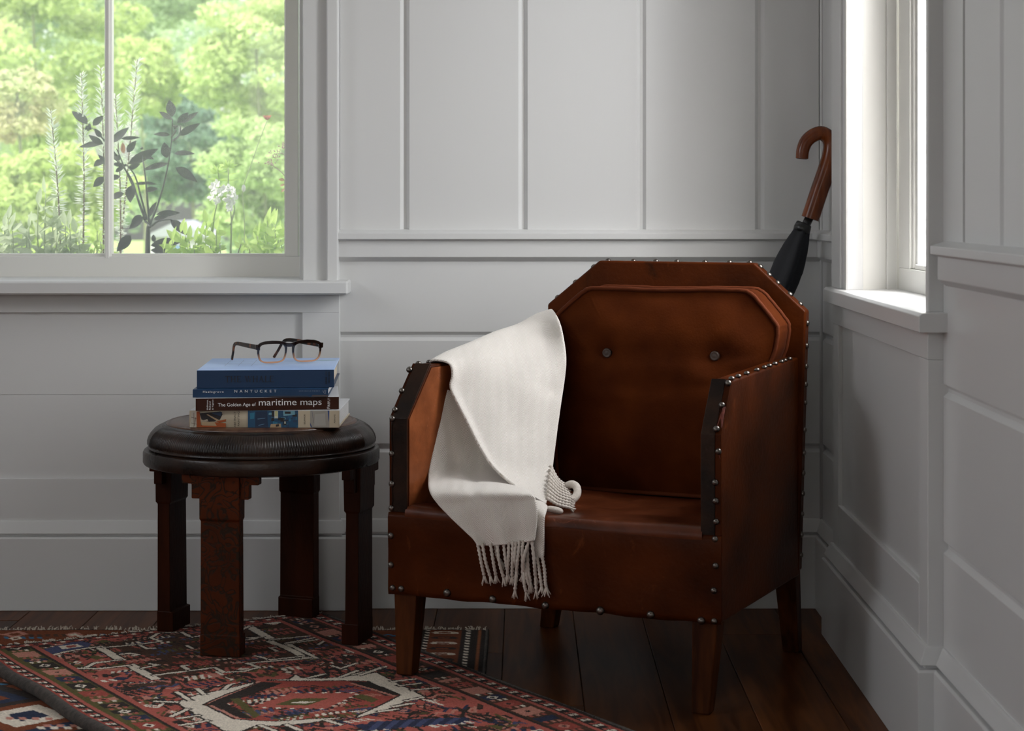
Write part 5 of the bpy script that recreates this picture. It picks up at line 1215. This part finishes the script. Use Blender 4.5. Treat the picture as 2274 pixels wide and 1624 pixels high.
M['needle'] = leaf_mat('rosemary_needle', (.70, .76, .68), (.84, .88, .82), 30, .4)
M['stem_d'] = pbr('dark_stem', (.03, .026, .034), .5); M['stem_g'] = pbr('green_stem', (.32, .40, .20), .5); M['stem_b'] = pbr('brown_stem', (.17, .11, .08), .7)
M['petal_w'] = leaf_mat('white_petal', (.80, .80, .80), (.88, .88, .88), 10, .35); M['petal_r'] = leaf_mat('red_petal', (.42, .05, .03), (.60, .10, .06), 30, .35); M['bark'] = pbr('mossy_bark', (.12, .14, .07), .9, c2=(.20, .22, .12), scale=3.0); M['berry'] = pbr('dark_berry', (.02, .02, .03), .25)
M['seed'] = pbr('dusty_pink_seedhead', (.36, .22, .22), .8); M['leaf_red'] = leaf_mat('bronze_leaf', (.22, .09, .05), (.34, .16, .08), 20, .4)
ZP = .80
pl = box('planter_box', M['planter'], (-1.85, 4.74, .48), (-.30, 5.16, ZP), None, bevel=.004)
tag(pl, 'grey wooden planter box outside the left window', 'planter'); box('soil', M['soil'], (-1.82, 4.76, .6), (-.33, 5.14, ZP+.004), pl, bevel=0)
LEAFCACHE = {}
def leaf(parent, base, tip, w, mat, curl=.18, face=None, name='leaf'):
    """a leaf as its own object, from base to tip, sharing a few meshes"""
    base, tip = Vector(base), Vector(tip); d = tip-base; L = d.length
    key = (mat.name, round(w/L, 1), round(curl, 1))
    if key not in LEAFCACHE:
        mb = MB().grid(leafmesh(1.0, max(.1, round(w/L, 1)), curl=curl)); me_o = mb.build(name, mat, None, smooth=True); LEAFCACHE[key] = me_o.data; bpy.data.objects.remove(me_o)
    o = bpy.data.objects.new(name, LEAFCACHE[key]); COL.objects.link(o); o.parent = parent
    x = d.normalized(); n_ = Vector(face) if face is not None else Vector((rn.uniform(-1.5, -.1), -1, rn.uniform(.1, 1.2)))
    y = n_.cross(x).normalized(); z = x.cross(y)
    o.matrix_local = Matrix.Translation(base-ORG[parent.name]) @ Matrix((x, y, z)).transposed().to_4x4() @ Matrix.Scale(L, 4)
    return o
def stem(parent, pts, r0, r1, mat, n=18):
    P = [Vector(p) for p in crom(pts, n)]; return MB().tube(P, [r0+(r1-r0)*i/(n-1) for i in range(n)], 6).build('stem', mat, parent, smooth=True)
def rosemary(px0, px1, ytip, ybase, Y, label):
    top = W(px1, ytip, Y); bot = W(px0, ybase, Y); bot = Vector((bot.x, bot.y, ZP))
    r = thing('rosemary', tuple(bot), label, 'plant', 'rosemary sprigs in the planter')
    mid = bot.lerp(top, .5)+Vector((rn.uniform(-.008, .008), 0, 0)); stem(r, [bot, mid, top], .0030, .0012, M['stem_b'])
    mb = MB(); n = int((top-bot).length/.0046)
    for k in range(n):
        t = k/n; p = bot.lerp(mid, t*2) if t < .5 else mid.lerp(top, t*2-1)
        for q in range(3):
            a = rn.uniform(0, 2*math.pi); L = (.030 if t < .9 else .022)*rn.uniform(.7, 1.15); up = .55 if t > .55 else .15
            if t < .35: L *= .7
            d = Vector((math.cos(a), math.sin(a), up*rn.uniform(.6, 1.8)+.1)).normalized(); e = p+d*L-Vector((0, 0, .004*(t < .5)))
            s_ = d.cross(Vector((rn.uniform(-1, 1), rn.uniform(-1, 1), rn.uniform(-1, 1)))).normalized()*.0021
            m_ = p.lerp(e, .55)
            mb._add([p-s_*.5, p+s_*.5, m_+s_, e, m_-s_], [(0, 1, 2, 3, 4)])
    mb.build('needles', M['needle'], r, kind='stuff')
rosemary(137, 113, 246, 509, 4.98, 'pale rosemary sprig outside, leftmost and shortest of the row')
rosemary(184, 181, 164, 556, 4.95, 'tall pale rosemary sprig outside, just left of the window mullion')
rosemary(229, 224, 150, 550, 5.00, 'pale rosemary sprig outside, half hidden behind the window mullion')
rosemary(268, 256, 210, 522, 5.03, 'pale rosemary sprig outside, just right of the window mullion')
rosemary(262, 305, 132, 560, 5.06, 'tallest pale rosemary sprig outside, behind the dark-leaved plant')
# dark-leaved pepper plant
k_ = 3.867
def q(x, y, Y=4.90): return W(60+x/k_, 160+y/k_, Y)
bp_ = q(1035, 1560); pp = thing('pepper_plant', (bp_.x, bp_.y, ZP), 'dark purple-leaved pepper plant outside the window beside the mullion', 'plant')
stem(pp, [(bp_.x, bp_.y, ZP), q(1040, 1380), q(1055, 1300)], .0075, .0055, M['stem_d'])
for pts in ([(1055, 1310), (1120, 1150), (1195, 880), (1240, 600), (1250, 400)], [(1050, 1310), (1030, 1050), (1010, 850), (988, 720)], [(1030, 1270), (980, 1080), (930, 900), (860, 800)], [(1020, 1290), (960, 1120), (900, 930), (820, 810), (745, 740)], [(1010, 1250), (930, 1030), (850, 850), (770, 660)], [(1255, 590), (1310, 540), (1320, 460)], [(770, 720), (640, 560), (560, 480)], [(1075, 1320), (1130, 1280), (1240, 1265)], [(1060, 1330), (1000, 1260), (960, 1230)], [(1240, 560), (1275, 510), (1270, 480)]):
    stem(pp, [q(x, y, 4.90+.02*math.sin(x)) for x, y in pts], .0034, .0016, M['stem_d'])
LV = [(1250,385,1218,232,85),(1250,410,1128,335,45),(1290,440,1390,342,55),(1330,440,1470,335,50),(1300,545,1480,440,70),(1230,540,1085,525,42),(1200,740,1180,600,75),(1265,700,1430,685,55),(1215,785,965,830,48),(1275,820,1468,930,75),
      (520,450,385,312,85),(565,460,650,372,60),(650,610,440,635,60),(655,620,520,548,60),(640,560,580,490,45),(735,610,862,455,80),(805,572,975,560,35),(860,690,930,590,60),(835,700,812,600,55),(870,790,1125,655,75),(1000,720,1085,740,40),(800,755,730,710,45),(735,830,605,705,55),(650,760,575,800,60),(660,900,565,990,60),(800,900,690,910,45),(900,970,880,1118,85),(835,1045,700,1080,55),(930,960,1060,950,30),(1015,1025,1125,985,55),(985,950,1120,958,22),(1055,1240,1095,1112,60),(1110,1225,1320,1200,55),(1085,1265,1200,1235,50),(1230,1270,1390,1400,75),(1000,1240,870,1350,70),(985,1230,890,1290,50),(1090,1460,1085,1395,40),(1060,1490,1340,1440,70),(1060,1530,1300,1545,60),(890,1400,775,1545,95),(870,830,970,790,45),(760,860,840,800,40),(740,790,840,800,40)]
for (x0, y0, x1, y1, w) in LV:
    Y = 4.90+rn.uniform(-.03, .03); leaf(pp, q(x0, y0, Y), q(x1, y1, Y+rn.uniform(-.02, .02)), w/k_*Y/F*1.05, M['leaf_purple'] if (x0, y0) not in ((835, 700),) else M['leaf_red'], curl=rn.choice([.1, .2]), face=(rn.uniform(-.5, .5), -1, rn.uniform(-.2, .7)))
mb = MB()
for (x, y) in ((520,480),(540,470),(535,455),(515,470),(505,485),(545,485),(525,495),(1270,480),(1285,470),(1265,465),(985,655),(845,800)):
    c_ = q(x, y, 4.89); mb.lathe([(.0002, -.004), (.003, -.003), (.0042, 0), (.003, .003), (.0002, .004)], c_, 8)
mb.build('berries', M['berry'], pp, smooth=True)
def bushy(name, label, px, ytop, n, Y, mat, spread, Lm, wm, group=None, stems=5, stemmat='stem_g'):
    b0 = W(px, 560, Y); r = thing(name, (b0.x, b0.y, ZP), label, 'plant', group); hgt = W(px, ytop, Y).z-ZP
    for k in range(stems):
        u = (k/(max(1, stems-1))-.5)*2; top = Vector((b0.x+u*spread*.8*rn.uniform(.7, 1.1), Y+rn.uniform(-.03, .04), ZP+hgt*(1-.35*abs(u))*rn.uniform(.85, 1.0)))
        base = Vector((b0.x+u*spread*.3, Y, ZP)); stem(r, [base, base.lerp(top, .5)+Vector((u*.01, 0, .01)), top], .0022, .0012, M[stemmat], 10)
        for j in range(n):
            t = .12+.88*j/n; p = base.lerp(top, t); a = rn.uniform(0, 2*math.pi); L = Lm*rn.uniform(.7, 1.2)*(1-.35*t)
            leaf(r, p, p+Vector((math.cos(a)*L, math.sin(a)*L*.7, L*rn.uniform(.1, .9))), wm*rn.uniform(.8, 1.2), mat, curl=.2)
        leaf(r, top, top+Vector((rn.uniform(-.01, .01), 0, Lm*.8)), wm, mat, curl=.1)
    return r
bushy('sage', 'pale furry sage plant at the far left of the planter', 22, 480, 11, 4.84, M['leaf_sage'], .06, .05, .018, stems=7)
bushy('sage', 'pale furry sage plant in front of the leftmost rosemary sprig', 97, 420, 9, 4.84, M['leaf_sage'], .05, .060, .018, stems=5)
bushy('sage', 'pale furry sage plant between the two left rosemary sprigs', 155, 488, 10, 4.85, M['leaf_sage'], .05, .055, .018, stems=6)
bushy('green_herb', 'bright green herb right beside the window mullion', 215, 512, 9, 4.86, M['leaf_green'], .035, .035, .014, stems=5)
bushy('green_herb', 'bright green herb at the foot of the pepper plant, right of it', 405, 508, 8, 4.84, M['leaf_green'], .055, .05, .017, stems=6)
bushy('green_herb', 'bright green herb below the white flowers', 460, 478, 11, 4.83, M['leaf_green'], .05, .05, .017, stems=6)
bushy('green_herb', 'slim bright green herb under the red flower', 541, 490, 8, 4.86, M['leaf_green'], .012, .035, .013, stems=2, stemmat='stem_b')
bushy('green_herb', 'bushy bright green herb in the right corner of the window', 598, 478, 12, 4.84, M['leaf_green'], .055, .055, .017, stems=8)
# white flowers
fb = W(512, 560, 4.87); wf = thing('white_flower', (fb.x, fb.y, ZP), 'white flowering plant with bright leaves between pepper plant and red flower', 'flower')
for pts in ([(512, 570), (514, 500), (512, 470), (508, 430), (507, 375)], [(470, 540), (476, 480), (488, 420), (483, 372)], [(512, 500), (520, 470), (521, 455)]): stem(wf, [W(x, y, 4.87) for x, y in pts], .0030, .0014, M['stem_g'])
for (x, y) in ((507, 372), (483, 384)):
    for k in range(9):
        a = math.pi*(k/8); L = 24 if k % 2 else 18; leaf(wf, W(x, y, 4.87), W(x+math.cos(a)*L, y-math.sin(a)*L*.9, 4.87+rn.uniform(-.02, .02)), .009, M['leaf_green'], curl=.1)
    for dy in (16, 30):
        for s_ in (-1, 1): leaf(wf, W(x, y+dy, 4.87), W(x+s_*20, y+dy-4, 4.86), .007, M['leaf_green'], curl=.1)
for (x, y) in ((474, 415), (483, 408), (478, 424), (490, 428), (500, 420), (510, 418), (518, 424), (514, 432), (470, 436), (484, 446), (508, 448), (517, 450), (504, 440), (523, 438), (512, 462)):
    c_ = W(x, y, 4.855+rn.uniform(-.01, .01))
    fl = MB()
    for k in range(5):
        a = 2*math.pi*k/5+rn.random(); d = Vector((math.cos(a)*.8, -.5-.5*math.cos(a), math.sin(a))).normalized(); s_ = d.cross(Vector((-.7, -1, .5))).normalized(); L = .0125
        fl._add([c_, c_+d*L*.5+s_*.006, c_+d*L+s_*.004+Vector((0, .002, 0)), c_+d*L*1.1, c_+d*L-s_*.004+Vector((0, .002, 0)), c_+d*L*.5-s_*.006], [(0, 1, 2, 3, 4, 5)])
    fl.build('blossom', M['petal_w'], wf)
# red flower on its long stalk
rb = W(541, 560, 4.90); rf = thing('red_flower', (rb.x, rb.y, ZP), 'single red flower on a long thin stalk outside the window', 'flower')
stem(rf, [W(x, y, 4.90) for x, y in ((542, 570), (543, 500), (539, 440), (541, 412), (556, 370), (575, 315), (593, 268))], .0016, .0011, M['stem_g'], 30)
MB().lathe([(.0003, -.012), (.0050, -.006), (.0058, 0), (.0045, .006), (.0005, .011)], W(541, 418, 4.90), 10).build('bud', M['petal_w'], rf, smooth=True)
c_ = W(593, 267, 4.90)
for k in range(9):
    a = 2*math.pi*k/9; leaf(rf, c_, c_+Vector((math.cos(a)*.013, math.sin(a)*.013, .014)), .010, M['petal_r'], curl=.0, face=(math.cos(a), math.sin(a), -.4), name='petal')
# dry seed heads leaning in from the right
sb = W(660, 560, 4.92); sh = thing('seed_heads', (sb.x, sb.y, ZP), 'dusty pink seed heads leaning in at the right window edge', 'plant')
for pts, e in (([(670, 560), (650, 430), (630, 388), (598, 362)], (598, 362)), ([(670, 560), (655, 400), (632, 345), (612, 342)], (612, 342)), ([(670, 560), (660, 400), (640, 340), (630, 322)], (630, 322))):
    stem(sh, [W(x, y, 4.92) for x, y in pts], .0018, .001, M['seed'])
    mb = MB()
    for k in range(26): mb.lathe([(.0002, -.0022), (.0022, 0), (.0002, .0022)], W(e[0]+rn.gauss(0, 7), e[1]+rn.gauss(0, 6), 4.92+rn.gauss(0, .006)), 6)
    mb.build('seed_head', M['seed'], sh)
for k in range(3): leaf(sh, W(632, 400+k*10, 4.92), W(618+k*3, 398+k*14, 4.92), .008, M['leaf_red'])

# trees beyond
GZ = -.9
box('lawn', pbr('lawn', (.22, .34, .08), .9, c2=(.34, .46, .14), scale=2.0), (-60, 5.3, GZ-.2), (6, 90, GZ), None, bevel=0, kind='structure')
def tree(label, x, y, rx, ry, rz, zc, c1, c2, n, lsize, group='trees beyond the window', seed=0, clumps=46):
    r_ = np.random.default_rng(seed); t = thing('tree', (x, y, GZ), label, 'tree', group)
    MB().tube([(x, y, GZ), (x+.05, y, GZ+(zc-GZ)*.5), (x-.03, y, zc+rz*.3)], [.035*min(1, rx), .028*min(1, rx), .012], 8).build('trunk', M['bark'], t)
    # crown: clumps of leaves gathered on an uneven ellipsoid
    d = r_.normal(size=(clumps, 3)); d /= np.linalg.norm(d, axis=1)[:, None]; rad = r_.uniform(.55, 1.0, clumps)
    cc = d*np.array((rx, ry, rz))*rad[:, None]+np.array((x, y, zc)); cs = r_.uniform(.16, .34, clumps)*min(rx, rz)
    k = r_.integers(0, clumps, n); u = r_.normal(size=(n, 3)); u /= np.linalg.norm(u, axis=1)[:, None]
    p = cc[k]+u*cs[k][:, None]*r_.uniform(.6, 1.05, n)[:, None]*np.array((1.25, 1.1, .75))
    a = u*.6+r_.normal(size=(n, 3))*.6; a[:, 2] += .45; a /= np.linalg.norm(a, axis=1)[:, None]
    b_ = np.cross(a, r_.normal(size=(n, 3))); b_ /= np.linalg.norm(b_, axis=1)[:, None]; c_ = np.cross(a, b_)
    s_ = (lsize*r_.uniform(.6, 1.3, n))[:, None]
    V = np.stack([p-b_*s_, p-c_*s_*.55, p+b_*s_, p+c_*s_*.55], 1).reshape(-1, 3)-np.array((x, y, GZ))
    me = bpy.data.meshes.new('foliage'); me.vertices.add(4*n); me.vertices.foreach_set('co', V.astype(np.float32).ravel()); me.loops.add(4*n); me.loops.foreach_set('vertex_index', np.arange(4*n, dtype=np.int32)); me.polygons.add(n); me.polygons.foreach_set('loop_start', np.arange(n, dtype=np.int32)*4); me.update(calc_edges=True)
    me.materials.append(leaf_mat('foliage_%d' % seed, c1, c2, 1.3, .45)); o = bpy.data.objects.new('foliage', me); COL.objects.link(o); o.parent = t; o['kind'] = 'stuff'
YG1, YG2 = (.40, .52, .16), (.60, .70, .30)
def seen(px, py, rx, ry, Y): return ((px-CX)*Y/F, Y, rx*Y/F, rx*Y/F*.9, ry*Y/F, 1-(py-CY)*Y/F)
TREES = [('yellow-green tree at the left edge of the window, tall and nearest there', 80, 110, 210, 260, 18.0, YG1, YG2, 15000, .042),
 ('small tree with reddish young leaves, left of the rosemary', 48, 232, 85, 85, 12.0, (.58, .40, .30), (.52, .62, .30), 3600, .022),
 ('rounded yellow-green tree in the middle of the window, right of the mullion', 315, 175, 105, 85, 21.0, YG1, YG2, 8000, .042),
 ('tall darker green tree showing at the top of the window', 320, 10, 150, 120, 28.0, (.24, .36, .18), (.38, .50, .24), 8000, .055),
 ('dark blue-green tree behind the pepper plant', 425, 330, 125, 140, 25.0, (.10, .20, .14), (.20, .32, .20), 9000, .05),
 ('bright yellow-green tree at the top right of the window', 575, 140, 150, 170, 17.0, (.40, .52, .18), (.58, .68, .32), 12000, .036),
 ('low bright green tree below the top right one', 590, 390, 130, 165, 15.0, (.34, .48, .18), (.52, .64, .30), 8000, .030),
 ('low green tree in front of the left-hand one', 110, 450, 190, 150, 11.4, YG1, YG2, 9000, .030),
 ('far pale green tree behind all the others on the right', 640, 240, 420, 340, 36.0, (.32, .44, .24), (.46, .58, .34), 9000, .085),
 ('far pale green tree behind all the others on the left', 60, 260, 300, 330, 38.0, (.36, .48, .22), (.50, .62, .30), 9000, .085),
 ('dense dark green thicket along the far side of the garden', 560, 230, 1000, 430, 46.0, (.20, .32, .20), (.36, .48, .28), 16000, .16)]
for k, (lab, px, py, rx, ry, Y, c1, c2, n, ls) in enumerate(TREES):
    x, y, ax_, ay_, az_, zc = seen(px, py, rx, ry, Y)
    tree(lab, x, y, ax_, ay_, az_, zc, c1, c2, n, ls, seed=k+1, clumps=90 if k == 10 else 46)
hs = box('garden_house', pbr('white_render', (.50, .50, .54), .8), (-4.55, 22.0, GZ), (-3.85, 23.0, .58), None, bevel=.01)
tag(hs, 'small white outbuilding far behind the pepper plant, mostly hidden', 'building')
MB().prism([(-4.62, 21.9, .58), (-3.78, 21.9, .58), (-4.2, 21.9, .78)], (0, 1.2, 0)).build('roof', pbr('pale_roof', (.34, .36, .40), .8), hs)
box('window', pbr('blue_shutter', (.16, .26, .42), .6), (-4.40, 21.97, .25), (-4.15, 22.0, .48), hs)
box('door', pbr('blue_door', (.13, .22, .38), .6), (-4.0, 21.97, GZ), (-3.90, 22.0, .45), hs)
gw = box('white_glare_wall', pbr('glare_white', (.80, .80, .80), .8, bump=.3, bscale=8), (2.30, 5.5, GZ), (2.5, 13.5, 3.6), None, bevel=.01)  # added so sunlit white fills the view through the right window
tag(gw, 'white wall added so the right window shows only glare', 'wall')
box('coping', pbr('coping_stone', (.7, .7, .68), .8), (2.26, 5.45, 3.6), (2.54, 13.55, 3.67), gw)
